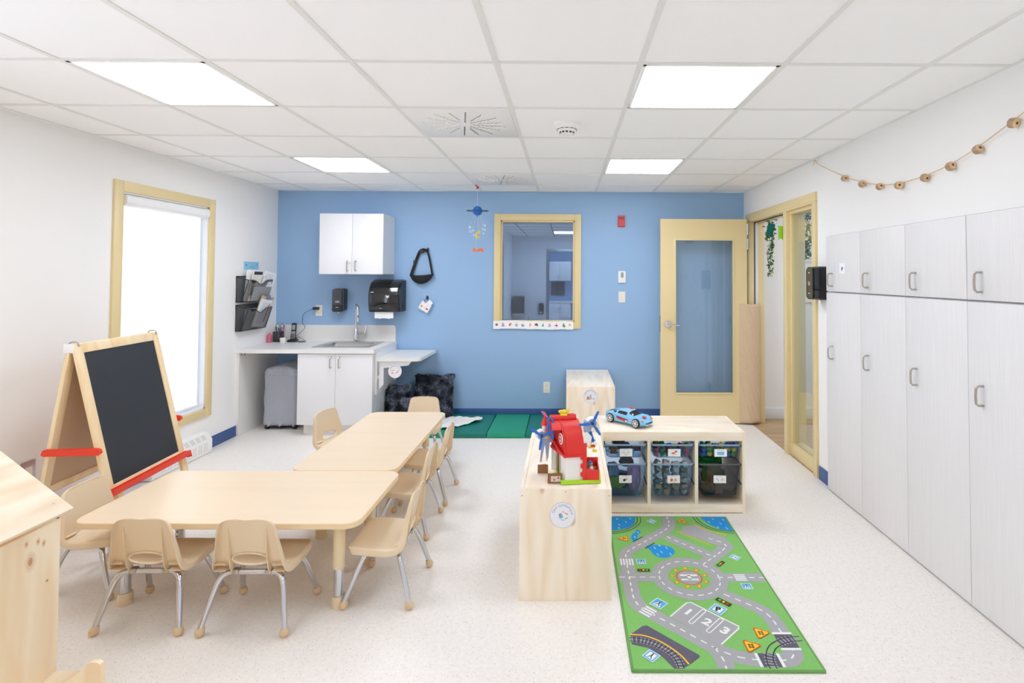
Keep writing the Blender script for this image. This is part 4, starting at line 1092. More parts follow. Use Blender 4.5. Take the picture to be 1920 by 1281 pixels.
q = MB('cyellow'); q.prism(moon(.03), .004, faceY(.012, -.01, -.50)); q.build('moon', t)
q = MB('corange'); q.prism(star(.026, .012), .005, faceY(-.028, 0, -.645)); q.prism([(-.01, -.652), (.02, -.63), (.05, -.628), (.06, -.645), (.062, -.675), (.045, -.66), (.02, -.655), (-.005, -.668)], .005, faceY(0, 0, 0)); q.build('comet', t)
# ================================================================ TABLES
def tableleg(t, x, y, top, name='leg', hs=1):
    q = MB('legbeige' if hs > 0 else 'chrome'); q.cyl((x, y, .175), (x, y, top), .026 if hs > 0 else .0215, n=24)
    if hs > 0: q.lathe([(.026, .175), (.027, .18), (.027, .186), (.026, .19)], 24, Matrix.Translation((x, y, 0)), cap=False)
    l = q.build(name, t)
    q = MB('chrome'); q.cyl((x, y, .04), (x, y, .18), .0215, n=24); q.build('chrome_tube', l)
    q = MB('chair'); q.lathe([(.029, 0), (.0305, .004), (.0295, .046), (.027, .052), (.0215, .053)], 24, Matrix.Translation((x, y, 0))); q.build('foot', l)
    q = MB('gap')
    for k in range(11): q.cyl((x, y + hs * .0222, .06 + k * .022), (x, y + hs * .0205, .06 + k * .022), .004, n=8)
    q.build('adjustment_holes', l)
def table(name, label, x0, y0, x1, y1, H, legs, r=.07):
    cx, cy = (x0 + x1) / 2, (y0 + y1) / 2
    t = thing('activity_table', label, 'table', (cx, cy, 0), group='low rectangular activity tables')
    hx, hy = (x1 - x0) / 2, (y1 - y0) / 2
    q = MB('maple'); 
    P = rrect(-hx + .0035, -hy + .0035, hx - .0035, hy - .0035, r, 10)
    q.flat(P, H); q.use('mapleedge')
    E = [rrect(-hx + o, -hy + o, hx - o, hy - o, r, 10) for o in (.0035, .001, 0, 0, .001, .004)]
    Zs = [H, H - .001, H - .004, H - .022, H - .026, H - .028]
    for a in range(5): ring(q, E[a], E[a + 1], Zs[a], Zs[a + 1])
    q.flat(E[5], H - .028)
    q.build('tabletop', t)
    q = MB('steel'); q.box((-hx + .1, -hy + .09, H - .06), (hx - .1, -hy + .11, H - .029)); q.box((-hx + .1, hy - .11, H - .06), (hx - .1, hy - .09, H - .029)); q.build('rail', t)
    for lx, ly in legs: tableleg(t, lx - cx, ly - cy, H - .029, hs=-1 if (lx < -1.9 and ly > cy) else 1)
    return t
TH = .40
table('a', 'nearer low maple table, long side to camera with two chairs on the near side', -2.205, 2.395, -.925, 3.035, TH, ((-2.01, 2.48), (-1.03, 2.46), (-2.01, 2.82), (-1.03, 2.83)))
table('b', 'farther low maple table running away toward the sink cabinet', -1.565, 3.042, -.962, 4.33, TH, ((-1.405, 3.10), (-1.10, 3.10), (-1.405, 4.17), (-1.09, 4.17)))

# ================================================================ CHAIR (faces +y, origin between feet)
def make_chair():
    t = thing('stacking_chair', 'x', 'chair', (0, 0, 0), group='small beige plastic chairs around the low tables')
    prof = catmull([(.150, .232), (.150, .247), (.140, .258), (.110, .263), (.060, .259), (.0, .253), (-.045, .250), (-.070, .254), (-.086, .266), (-.096, .286), (-.106, .322), (-.117, .368), (-.127, .415), (-.136, .455), (-.1385, .4665), (-.1395, .472)], 3) if False else None
    pts = [(0, .150, .232, .100), (0, .151, .245, .112), (0, .145, .256, .128), (0, .125, .262, .148), (0, .085, .262, .157), (0, .03, .257, .158), (0, -.02, .253, .157), (0, -.05, .252, .155), (0, -.072, .257, .152), (0, -.088, .270, .148), (0, -.097, .292, .142), (0, -.106, .325, .135), (0, -.117, .370, .127), (0, -.127, .413, .120), (0, -.134, .445, .114), (0, -.1375, .460, .105), (0, -.1390, .468, .092), (0, -.1398, .473, .070), (0, -.140, .4745, .040)]
    P = catmull([(p[1], p[2], p[3]) for p in pts], 3)
    m = len(P); TT = [-1.0 + 2 * i / 28 for i in range(29)]
    b = bmesh.new(); grid = []
    for i, p in enumerate(P):
        a = P[max(0, i - 1)]; c = P[min(m - 1, i + 1)]
        ty, tz = c.x - a.x, c.y - a.y; l = math.hypot(ty, tz) or 1; ny, nz = -tz / l, ty / l   # normal (toward sitter is -)
        f = i / (m - 1); row = []
        seat = max(0, 1 - abs(p.y - .257) / .02) if p.x > -.06 else 0
        back = max(0, min(1, (p.y - .28) / .06))
        # flange rows: outward-down lip all round the sides
        fl = .030 if f < .60 else .030 * max(0.2, 1 - (f - .60) / .42)
        if f < .12: fl *= max(.15, f / .12)
        def pos(tt, off, sc=1.):
            x = tt * p.z * sc
            dish = .010 * (1 - tt * tt) * (1 if p.x > -.06 else 0) * min(1, max(0, (.14 - p.x) / .05))
            yy = p.x + ny * off * -1 + back * .008 * tt * tt
            zz = p.y - nz * off * -1 * -1 - dish
            return (x, yy, zz)
        # normal sign: for seat (ty<0): nz=ty/l negative => 'down' ; use +n*off to move down/back
        def P3(tt, off, sc=1.):
            dish = .009 * (1 - tt * tt) * (1 if p.x > -.06 else 0) * min(1, max(0, (.14 - p.x) / .05))
            return (tt * p.z * sc, p.x + (-tz / l) * off * 1.0 + back * .008 * tt * tt, p.y + (ty / l) * off - dish)
        row.append(b.verts.new(P3(-1, fl, 1.035)))
        row.append(b.verts.new(P3(-1, fl * .4, 1.03)))
        row.append(b.verts.new(P3(-1, .003, 1.015)))
        for tt in TT: row.append(b.verts.new(P3(tt, 0)))
        row.append(b.verts.new(P3(1, .003, 1.015)))
        row.append(b.verts.new(P3(1, fl * .4, 1.03)))
        row.append(b.verts.new(P3(1, fl, 1.035)))
        grid.append(row)
    for i in range(m - 1):
        for j in range(len(grid[0]) - 1): b.faces.new((grid[i][j], grid[i][j + 1], grid[i + 1][j + 1], grid[i + 1][j]))
    # oval opening low in the back
    HZ, HR, HX = .294, .028, .077
    dead = []
    for fc in b.faces:
        c = fc.calc_center_median()
        if c.y < -.07 and c.z > .26 and (c.x / HX) ** 2 + ((c.z - HZ) / HR) ** 2 < 1: dead.append(fc)
    bmesh.ops.delete(b, geom=dead, context='FACES')
    for v in b.verts:
        if v.is_boundary and v.co.y < -.07 and .255 < v.co.z < .34 and abs(v.co.x) < .095:
            ang = math.atan2((v.co.z - HZ) / HR, v.co.x / HX)
            nz_ = HZ + HR * math.sin(ang); dz = nz_ - v.co.z
            v.co.x = HX * math.cos(ang); v.co.z = nz_; v.co.y -= dz * .30
    q = MB('chair'); q.bm(b)
    o = q.build('seat_shell', t, sharp=60)
    sd = o.modifiers.new('thick', 'SOLIDIFY'); sd.thickness = .0048; sd.offset = 0
    sb = o.modifiers.new('sub', 'SUBSURF'); sb.levels = 1; sb.render_levels = 1
    # two tapering ribs on the rear face plus corner gussets
    q = MB('chair')
    for s in (-1, 1):
        for xo, wd in ((.080, .030),):
            pl = [(-.131, .440), (-.118, .385), (-.104, .325), (-.094, .285), (-.080, .262), (-.072, .238), (-.072 - wd * .9, .240), (-.080 - wd, .262), (-.114 - wd * .35, .33), (-.1335, .436)]
            x = s * (xo if True else 0) 
            q.add([(x - .0018 + s * .0 * k, p[0], p[1]) for k, p in enumerate(pl)] + [(x + .0018, p[0], p[1]) for p in pl], [tuple(range(10)), tuple(range(10, 20))] + [(i, (i + 1) % 10, 10 + (i + 1) % 10, 10 + i) for i in range(10)])
        for z in (.246, .272):
            x0, x1 = sorted((s * .098, s * .150)); q.box((x0, -.112, z), (x1, -.074, z + .003))
    # rim round the oval
    q.tube([(HX * 1.0 * math.cos(a), -.0985 - (HR * math.sin(a)) * .27 - .003, HZ + HR * math.sin(a)) for a in [2 * PI * i / 36 for i in range(36)]], .0042, 8, closed=True)
    q.build('back_rib', t, sharp=50)
    # chrome tubes
    for s in (-1, 1):
        for fr in (-1, 1):
            if fr < 0: pp = [(.0, -.078, .228), (.07, -.078, .228), (.105, -.081, .226), (.130, -.090, .208), (.145, -.106, .168), (.160, -.128, .10), (.175, -.150, .028)]
            else: pp = [(.0, .058, .234), (.07, .058, .234), (.108, .062, .231), (.132, .073, .212), (.146, .092, .170), (.160, .118, .10), (.174, .146, .028)]
            q = MB('chrome'); q.tube([(p[0] * s, p[1], p[2]) for p in pp], .0118, 14, smooth=6)
            l = q.build('leg', t)
            e = Vector((pp[-1][0] * s, pp[-1][1], .019)); d = (Vector((pp[-1][0] * s, pp[-1][1], pp[-1][2])) - Vector((pp[-2][0] * s, pp[-2][1], pp[-2][2]))).normalized()
            q = MB('glide'); q.ball((e.x, e.y, .0185), .0185, (1, 1, 1), n=20); A_, L_ = q.frame_ax(e - d * .021, e + d * .002)
            q.lathe([(.0118, 0), (.0128, .003), (.0165, .012)], 18, A_); q.build('glide', l)
    q = MB('nickel'); q.box((-.085, -.094, .222), (-.055, -.066, .243), .005); q.box((.055, -.094, .222), (.085, -.066, .243), .005); q.build('mounting_clamp', t)
    return t
CH = make_chair()
chairs = [
    (-1.785, 2.412, 0, 'beige plastic chair on near side of front table, left of the two seen from behind'),
    (-1.342, 2.405, 0, 'beige plastic chair on near side of front table, right of the two seen from behind'),
    (-.852, 2.612, PI / 2, 'beige chair at right end of the nearer table, nearest of the right-hand row'),
    (-.940, 3.238, PI / 2, 'middle beige chair of the right-hand row along the farther table'),
    (-.935, 3.690, PI / 2, 'farthest beige chair of the right-hand row along the farther table'),
    (-1.700, 4.050, -PI / 2 - .26, 'lone beige chair on left side of the farther table, before white cabinet'),
    (-1.200, 4.405, PI, 'beige chair at the far head of the tables, before the black furry cushions'),
    (-2.248, 2.675, -PI / 2, 'beige chair at the left end of the nearer table, beside the chalkboard'),
]
for k, (x, y, rz, lab) in enumerate(chairs):
    o = CH if k == 0 else dup(CH)
    put(o, (x, y, 0), rz, lab)

# ================================================================ EASEL
EY0, EY1, EX, EZ = 2.865, 3.515, -2.685, 1.125
t = thing('easel', 'child-size wooden A-frame easel with black chalkboard and red plastic trays', 'easel', (EX, (EY0 + EY1) / 2, 0))
def slope_frame(s):
    """local frame of one leaf: X along y (width), Y up along the leaf, Z outward"""
    foot = Vector((EX + (.285 if s > 0 else -.195), EY0, 0)); top = Vector((EX + s * .020, EY0, EZ)); upv = (top - foot); L = upv.length; upv.normalize()
    xv = Vector((0, 1, 0)); zv = xv.cross(upv)
    if zv.x * s < 0: zv = -zv
    A = Matrix((xv, upv, zv)).transposed().to_4x4(); A.translation = foot
    return A, L
Wd = EY1 - EY0
for s, nm in ((1, 'front_frame'), (-1, 'rear_frame')):
    A, L = slope_frame(s)
    q = MB('easelwood')
    q.box((0, 0, -.022), (.048, L, 0), .003, X=A); q.box((Wd - .048, 0, -.022), (Wd, L, 0), .003, X=A)
    q.box((.048, L - .05, -.021), (Wd - .048, L, -.001), .002, X=A); q.box((.048, .33, -.021), (Wd - .048, .37, -.001), .002, X=A)
    fr = q.build(nm, t, world=True)
    q = MB('chalk' if s > 0 else 'easelback'); q.box((.046, .36, -.014), (Wd - .046, L - .048, -.006), X=A)
    if s > 0: q.use('easelback').box((.046, .36, -.0145), (Wd - .046, L - .048, -.0142), X=A)
    q.build('chalkboard' if s > 0 else 'rear_panel', t, world=True)
    q = MB('red'); a = .012
    q.prism([(0, 0), (.030, .006), (.036, .036), (.031, .038), (.026, .014), (.006, .010), (.005, .04), (0, .04)], Wd + .014, A @ Matrix.Translation((-.01, .315, 0)) @ Matrix(((0, 0, 1, 0), (0, 1, 0, 0), (1, 0, 0, 0), (0, 0, 0, 1))))
    q.box((-.016, .308, 0), (-.01, .352, .034), .004, X=A); q.box((Wd + .004, .308, 0), (Wd + .010, .352, .034), .004, X=A)
    q.build('tray', t, world=True)
for y, sg in ((EY0 - .012, -1), (EY1 + .012, 1)):
    q = MB('red'); q.prism([(EX - .118, .548), (EX - .105, .540), (EX + .165, .540), (EX + .178, .553), (EX + .170, .572), (EX + .155, .577), (EX - .095, .577), (EX - .110, .572)], .014, faceY(0, y + .007, 0)); q.build('brace', t, world=True)
for y in (EY0 + .02, EY1 - .02):
    q = MB('steel'); q.tube([(EX - .03, y, EZ - .012), (EX - .02, y, EZ + .006), (EX, y, EZ + .012), (EX + .02, y, EZ + .006), (EX + .03, y, EZ - .012)], .004, 8, smooth=3); q.build('hinge', t, world=True)
q = MB('whitep'); q.box((EX - .035, EY0 - .002, EZ - .045), (EX + .018, EY0 + .0, EZ + .004), .0005); q.build('end_tape', t, world=True)

t.location = (-2.675, (EY0 + EY1) / 2, 0); t.rotation_euler = (0, 0, .085)
# ================================================================ NEAR-LEFT PINE PLAYHOUSE (cropped by the frame)
t = thing('wooden_playhouse', 'pine toy house with sloping roof at lower left corner of photo', 'playhouse', (-2.25, 1.45, 0))
HXr, HY1, HY0 = -1.80, 1.930, 1.02
q = MB('pinehouseZ'); q.box((HXr - .018, HY0, 0), (HXr, HY1, .632), .001); q.build('side_wall', t, world=True)
q = MB('pinehouseZ'); q.box((-2.74, HY0, 0), (-2.722, HY1, .632), .001); q.build('side_wall', t, world=True)
q = MB('pinehouseZ'); q.prism([(-2.722, 0), (-1.818, 0), (-1.818, .635), (-2.27, .97), (-2.722, .635)], .015, faceY(0, HY1, 0)); q.build('gable_wall', t, world=True)
th = math.radians(37); ex, ez = -1.768, .656
for s in (1, -1):
    cx_ = -2.27
    A = Matrix.Translation((ex if s > 0 else 2 * cx_ - ex, 0, ez)) @ (Matrix.Rotation(th, 4, 'Y') if s > 0 else Matrix.Rotation(PI - th, 4, 'Y') @ Matrix.Diagonal((1, 1, -1, 1)))
    q = MB('pinehouseR'); Lr = (ex - cx_) / math.cos(th)
    q.box((-Lr if s > 0 else -Lr, HY0 - .02, 0), (0, HY1 + .004, .016), .0012, X=A)
    ro = q.build('roof_panel', t, world=True)
    if s > 0:
        q = MB('steel')
        q.lathe([(.0045, .0162), (.0035, .0175)], 12, A @ Matrix.Translation((-.05, HY1 - .03, 0))); q.build('screw', ro, world=True)
q = MB('steel'); q.lathe([(.0045, 0), (.0035, .0015)], 12, Matrix.Translation((HXr, HY1 - .045, .44)) @ Matrix.Rotation(PI / 2, 4, 'Y')); q.build('screw', t, world=True)
q = MB('pinehouseR'); q.box((HXr, HY0, .084), (-1.64, HY1 - .002, .102), .001); q.build('bench_board', t, world=True)
q = MB('pinehouseZ'); q.prism([(HXr, 0), (-1.527, 0), (-1.527, .205), (-1.532, .218), (-1.542, .224), (-1.562, .224), (-1.578, .216), (-1.68, .115), (HXr, .115)], .016, faceY(0, 1.81, 0)); q.build('bench_end', t, world=True)
RUG = {"corner":[[0.041,1.272],[0.74,1.274],[0.735,0.0],[-0.003,0.001]],"roadw":[[0.025,0.568],[0.1,0.568]],"main":[[0.375,1.276],[0.367,1.19],[0.336,1.117],[0.241,1.03],[0.079,0.871],[0.063,0.819],[0.062,0.707],[0.063,0.604],[0.063,0.52],[0.062,0.529],[0.061,0.45],[0.078,0.401],[0.117,0.354],[0.17,0.295],[0.237,0.238],[0.322,0.154],[0.368,0.108],[0.407,0.084],[0.447,0.068],[0.481,0.058]],"east":[[0.484,0.06],[0.514,0.058],[0.597,0.057],[0.625,0.063],[0.65,0.089],[0.658,0.12],[0.654,0.23],[0.654,0.297],[0.643,0.343],[0.615,0.382],[0.56,0.432],[0.502,0.484]],"ringc":[[0.362,0.626]],"ringpts":[[0.213,0.635],[0.381,0.769],[0.51,0.598],[0.343,0.48]],"padpts":[[0.296,0.629],[0.377,0.684],[0.424,0.611],[0.349,0.564]],"grass":[[0.257,0.642],[0.392,0.735],[0.465,0.611]],"diag":[[0.325,1.035],[0.393,0.965],[0.502,0.853],[0.52,0.834]],"r3":[[0.484,0.77],[0.551,0.835],[0.618,0.902],[0.637,0.934],[0.623,0.974],[0.589,1.015]],"west":[[0.008,0.627],[0.191,0.626]],"eastr":[[0.536,0.626],[0.589,0.623],[0.717,0.628]],"south":[[0.361,0.104],[0.367,0.056],[0.364,0.003]],"lot":[[0.503,1.195],[0.669,1.048],[0.618,0.957],[0.559,0.934],[0.402,1.108]],"yl1":[[0.506,1.209],[0.556,1.127],[0.671,1.053]],"yl2":[[0.394,1.1],[0.559,0.934]],"lake1":[[0.041,1.28],[0.175,1.271],[0.159,1.199],[0.118,1.143],[0.033,1.112]],"lake2":[[0.576,1.267],[0.736,1.272],[0.726,1.109],[0.658,1.127],[0.607,1.191]],"trk1":[[0.204,1.276],[0.188,1.208],[0.149,1.153],[0.092,1.103],[0.021,1.068]],"trk2":[[0.536,1.267],[0.559,1.191],[0.607,1.127],[0.722,1.083]],"pond1":[[0.166,1.121],[0.183,1.09],[0.162,1.056],[0.149,1.005],[0.129,0.981],[0.118,1.022],[0.129,1.064],[0.149,1.09]],"pond2":[[0.205,0.929],[0.267,0.941],[0.327,0.917],[0.334,0.871],[0.299,0.816],[0.26,0.812],[0.225,0.83],[0.209,0.879]],"zeb1":[[0.032,0.801],[0.103,0.801],[0.099,0.734],[0.032,0.734]],"zeb2":[[0.588,0.658],[0.649,0.659],[0.641,0.595],[0.588,0.592]],"zeb3":[[0.113,0.396],[0.159,0.357],[0.115,0.312],[0.07,0.357]],"lot2":[[0.209,0.322],[0.302,0.42],[0.322,0.425],[0.49,0.257],[0.484,0.243],[0.383,0.146]],"bar1":[[0.365,0.362],[0.292,0.285]],"bar2":[[0.425,0.3],[0.353,0.227]],"n":[[0.29,0.352],[0.356,0.283],[0.417,0.227]],"plat":[[0.018,0.204],[0.077,0.257],[0.096,0.262],[0.278,0.084],[0.277,0.074],[0.231,0.035]],"trk3":[[0.007,0.174],[0.059,0.169],[0.114,0.146],[0.165,0.104],[0.186,0.068],[0.201,0.03],[0.201,0.005]],"yel3":[[0.025,0.204],[0.072,0.198],[0.125,0.171],[0.17,0.129],[0.206,0.08],[0.226,0.03]],"trk4":[[0.53,0.003],[0.538,0.042],[0.554,0.085],[0.585,0.13],[0.629,0.167],[0.671,0.181],[0.719,0.186]],"sq":[[0.268,1.227],[0.141,0.769],[0.647,0.813],[0.622,0.549],[0.173,0.412],[0.432,0.371],[0.087,0.078]],"sqw":[[0.132,0.412],[0.17,0.452],[0.212,0.406],[0.175,0.372]],"tri":[[0.078,1.013],[0.453,1.228],[0.566,0.213],[0.5,0.132]],"triw":[[0.549,0.245],[0.599,0.208],[0.551,0.176]],"tl":[[0.142,0.687],[0.552,0.749],[0.473,0.425]],"tlw":[[0.448,0.444],[0.499,0.407]],"walk":[[0.549,0.638]],"dk1":[[0.615,0.205],[0.695,0.208],[0.692,0.127],[0.62,0.127]],"dk2":[[0.511,0.091],[0.582,0.091],[0.584,0.023],[0.514,0.023]],"wb1":[[0.616,0.214],[0.697,0.216]],"wb2":[[0.616,0.118],[0.694,0.118]],"wb3":[[0.5,0.091],[0.508,0.023]],"wb4":[[0.59,0.091],[0.591,0.023]],"ln1":[[0.123,0.977],[0.186,1.035]],"ln2":[[0.182,0.905],[0.243,0.965]]}
# ================================================================ PINE STORAGE UNITS
SH = .512
def unit_solid(name_label, x0, y0, x1, y1, ends, sticker=None, rz=0., group='low pine storage units'):
    """unit seen end-on: long side along y; the near end is a solid pine panel"""
    cx, cy = (x0 + x1) / 2, (y0 + y1) / 2; w, d = (x1 - x0) / 2, (y1 - y0) / 2
    t = thing('storage_unit', name_label, 'shelf unit', (cx, cy, 0), rz, group)
    for s in (-1, 1):
        q = MB('pineZ'); ya, yb = sorted((s * d, s * (d - .019))); q.box((-w, ya, 0), (w, yb, SH), .0015); e = q.build('end_panel', t)
        if s < 0:
            q = MB('steel')
            for x, z in ((-w + .012, SH - .03), (w - .012, SH - .03), (0, SH - .012)): q.lathe([(.0038, 0), (.003, .0012)], 10, faceY(x, -d, z))
            q.build('screw', e)
    q = MB('pineY'); q.box((-w + .0, -d + .019, SH - .055), (-w + .019, d - .019, SH)); q.box((w - .019, -d + .019, SH - .055), (w, d - .019, SH)); q.build('top_rail', t)
    q = MB('pineY'); q.box((-w + .0195, -d + .0195, SH - .022), (w - .0195, d - .0195, SH - .003), .001); q.build('top_panel', t)
    q = MB('pineY'); q.box((-w + .01, -d + .019, .035), (w - .01, d - .019, .055)); q.box((-w, -d + .019, 0), (-w + .019, d - .019, .055)); q.box((w - .019, -d + .019, 0), (w, d - .019, .055)); q.build('bottom_board', t)
    for f in (-1 / 3, 1 / 3):
        MB('pineZ').box((-w + .005, f * d - .009, .055), (w - .005, f * d + .009, SH - .055)).build('divider', t)
    if sticker:
        sx, sz, r, kind = sticker
        st = MB('sticker').prism(circ(0, 0, r, 48), .0008, faceY(sx, -d, sz)).build('round_sticker', t)
        q = MB('ink'); q.tube([(sx + (r - .001) * math.cos(a), -d - .0008, sz + (r - .001) * math.sin(a)) for a in [2 * PI * i / 60 for i in range(60)]], .0005, 4, closed=True)
        if kind == 'Coin symbolique':
            a0, a1 = 166, 2
            n = len(kind)
            wds = dict(m=1.5, i=.5, l=.5, q=1.05); ws = [wds.get(ch, .62 if ch == ' ' else 1.) for ch in kind]; tot = sum(ws); acc = 0
            for ch, wv in zip(kind, ws):
                a = math.radians(a0 + (a1 - a0) * (acc + wv / 2) / tot); acc += wv
                if ch == ' ': continue
                X = faceY(sx + (r - .0145) * math.cos(a), -d - .0011, sz + (r - .0145) * math.sin(a)) @ Matrix.Rotation(a - PI / 2, 4, 'Z')
                q.text(ch, .0165, X)
            X = faceY(sx, -d - .001, sz)
            q.prism([(-.018, .004), (-.006, .008), (-.004, .004), (-.014, 0), (-.008, -.016), (-.014, -.014)], .0003, X); q.use('cskyb').prism([(-.014, 0), (-.003, .004), (.004, -.010), (-.008, -.016)], .0003, X)
            q.use('ink'); 
            for dx, dz in ((-.008, -.002), (-.002, -.004), (-.008, -.008)): q.prism(circ(dx, dz, .0018, 8), .0006, X)
            q.use('peach').prism([(-.004, .018), (.002, .020), (.010, .013), (.014, .010), (.008, .009), (-.001, .010)], .0003, X); q.use('cbrown').prism([(.014, .0105), (.026, .003), (.024, .001), (.012, .008)], .0003, X)
            q.use('sage'); 
            for dx, dz in ((-.004, -.022), (.006, -.023), (.014, -.016), (.02, -.013)): q.prism(circ(dx, dz, .004, 8, .003), .0003, X)
        else:
            X = faceY(sx, -d - .001, sz)
            for k in range(12):
                a = math.radians(165 - k * 13); q.prism(circ((r - .012) * math.cos(a), (r - .012) * math.sin(a), .0035, 6), .0003, X)
            q.use('orange').prism([(-.033, -.03), (-.012, -.03), (-.014, -.012), (-.020, -.002), (-.028, .002), (-.030, -.012)], .0003, X)
            q.use('sage').prism([(-.006, -.028), (.012, -.028), (.008, .016), (-.002, .014)], .0003, X); q.prism([(.014, -.028), (.040, -.026), (.036, -.018), (.020, -.020)], .0003, X)
            q.use('inkd').prism([(-.012, -.03), (-.008, -.03), (-.011, .004), (-.014, .004)], .0003, X)
        q.build('print', st)
    return t
unit_solid('low pine storage unit carrying the toy barn, round Coin symbolique sticker on its end', -.215, 2.50, .214, 3.395, 1, (-.014, .393, .060, 'Coin symbolique'))
unit_solid('low pine storage unit against the blue wall beside the green mat', 0.0, 4.78, .437, 5.645, 1, (-.0025, .428, .062, 'b'))

# wide unit with bins (front faces the camera)
BX0, BX1, BY0, BY1 = .220, 1.141, 3.405, 3.805
t = thing('storage_unit', 'low pine storage unit holding six plastic bins, blue toy car on top', 'shelf unit', ((BX0 + BX1) / 2, (BY0 + BY1) / 2, 0), 0, 'low pine storage units')
for x0, x1 in ((BX0, BX0 + .019), (BX1 - .019, BX1)):
    q = MB('pineZ'); q.box((x0, BY0, 0), (x1, BY1, SH), .0015); q.build('side_panel', t, world=True)
for x in (.5285, .8305):
    q = MB('pineZ'); q.box((x - .0105, BY0 + .001, .056), (x + .0105, BY1 - .01, SH - .056)); q.build('divider', t, world=True)
q = MB('pineX'); q.box((BX0 + .019, BY0, SH - .056), (BX1 - .019, BY0 + .019, SH), .0012); q.box((BX0 + .019, BY1 - .019, SH - .056), (BX1 - .019, BY1, SH), .0012); q.build('top_rail', t, world=True)
q = MB('pineX'); q.box((BX0 + .0192, BY0 + .0192, SH - .022), (BX1 - .0192, BY1 - .0192, SH - .002), .001); q.build('top_panel', t, world=True)
q = MB('pineX'); q.box((BX0 + .019, BY0, .006), (BX1 - .019, BY0 + .019, .057), .0012); q.box((BX0 + .019, BY0 + .019, .037), (BX1 - .019, BY1 - .004, .056)); q.build('bottom_board', t, world=True)
q = MB('gap')
cells = ((BX0 + .019, .518), (.539, .820), (.841, BX1 - .019))
for x0, x1 in cells:
    for z in (.428, .306, .185):
        q.box((x0, BY0 + .012, z - .009), (x0 + .004, BY1 - .02, z - .003)); q.box((x1 - .004, BY0 + .012, z - .009), (x1, BY1 - .02, z - .003))
q.build('runner_groove', t, world=True)

rnd = random.Random(11)
def bin_(ci, zr, h, mm, rm, lab, draw):
    x0, x1 = cells[ci][0] + .004, cells[ci][1] - .004; y0, y1 = BY0 + .006, BY1 - .04
    cx, cy = (x0 + x1) / 2, (y0 + y1) / 2
    t = thing('storage_bin', lab, 'bin', (cx, cy, zr - h), group='translucent plastic bins in the pine unit')
    w, d = (x1 - x0) / 2, (y1 - y0) / 2; tp = .018 if h > .15 else .010
    T_ = rrect(-w + .007, -d + .004, w - .007, d - .004, .018, 5); B_ = rrect(-w + .007 + tp, -d + .010, w - .007 - tp, d - .010, .022, 5)
    B2 = rrect(-w + .02 + tp, -d + .023, w - .02 - tp, d - .023, .02, 5)
    q = MB(mm); ring(q, T_, B_, h, .014); ring(q, B_, B2, .014, .002); q.flat(B2, .002); q.build('tub', t)
    q = MB(rm); pr = rrect(-w + .004, -d, w - .004, d, .02, 5); q.tube([(p[0], p[1], h) for p in pr], .0055, 8, closed=True); q.build('rim', t)
    lw, lh = .040, .024
    lx, lz = (rnd.uniform(-.002, .012), h * .45 if h < .15 else h * .56)
    q = MB('paper'); X = faceY(lx, -d + .002 - (.0 if h < .15 else .0), lz) @ Matrix.Rotation(rnd.uniform(-.03, .03), 4, 'Z'); q.prism([(-lw, -lh), (lw, -lh), (lw, lh), (-lw, lh)], .001, X); 
    l = q.build('label_card', t); q = MB('paper'); draw(q, X, .0012); q.use('ink')
    for k in range(5): q.box((-.02 + k * .008, .016, .0011), (-.014 + k * .008, .0175, .0013), X=X)
    q.build('print', l)
    return cx, cy, w - .012 - tp, d - .016, zr - h + .004
def dr_beads(q, X, z):
    q.use('cgrey')
    for x, y in ((-.016, .002), (.014, .002), (0, -.012)): q.strip([(x + .008 * math.cos(a), y + .005 * math.sin(a)) for a in [2 * PI * i / 12 for i in range(13)]], .0018, z, X)
def dr_train(q, X, z):
    for m_, p_ in (('cred', [(0, 0), (.018, .004), (.016, .014), (.004, .010)]), ('corange', [(-.018, -.006), (.002, -.008), (.004, .002), (-.014, .004)]), ('cyellow', [(-.01, -.012), (-.004, -.012), (-.004, -.006), (-.01, -.006)]), ('inkd', [(.006, -.012), (.01, -.012), (.01, -.008), (.006, -.008)])): q.use(m_).flat(p_, z, X)
def dr_blue(q, X, z): q.use('cskyb').flat([(-.022, -.014), (.022, -.014), (.022, .008), (-.022, .008)], z, X)
def dr_mask(q, X, z): q.use('inkd').flat([(-.018, -.004), (-.004, .004), (.002, .0), (0, -.012), (-.010, -.014)], z, X); q.use('cwood').flat([(-.002, .002), (.010, .006), (.014, -.004), (.004, -.010)], z + .0001, X)
def dr_blocks(q, X, z): q.use('corange').flat([(-.022, -.014), (-.006, -.014), (-.004, .002), (-.014, .008), (-.022, .0)], z, X); q.use('cwood').flat([(0, -.014), (.022, -.012), (.018, .004), (.008, .008)], z, X)
def dr_tools(q, X, z): q.use('cslate').flat([(-.026, .006), (-.022, .008), (-.006, -.008), (-.008, -.012)], z, X); q.use('peach').prism(star(.012, .006, 6), .0003, X @ Matrix.Translation((.016, -.002, z)))
def block(x, y, z, s, m, lab, grp, name='toy_block', cat='block', rot=None, studs=False):
    o = MB(m); A = (rot or Euler((rnd.uniform(-.5, .5), rnd.uniform(-.5, .5), rnd.uniform(0, 3)))).to_matrix().to_4x4()
    o.box((-s[0] / 2, -s[1] / 2, -s[2] / 2), (s[0] / 2, s[1] / 2, s[2] / 2), .002, X=A)
    if studs:
        for i in (-1, 1): o.cyl((i * s[0] / 4, 0, s[2] / 2), (i * s[0] / 4, 0, s[2] / 2 + .005), .006, n=10, X=A)
    return tag(o.build(name, loc=(x, y, z)), lab, cat, grp)
b1 = bin_(0, .428, .088, M['bin'], M['binrim'], 'shallow blue-grey bin in upper left compartment, label with three grey rings', dr_beads)
b2 = bin_(1, .428, .088, M['bin'], M['binrim'], 'shallow blue-grey bin in upper middle compartment, label with small train', dr_train)
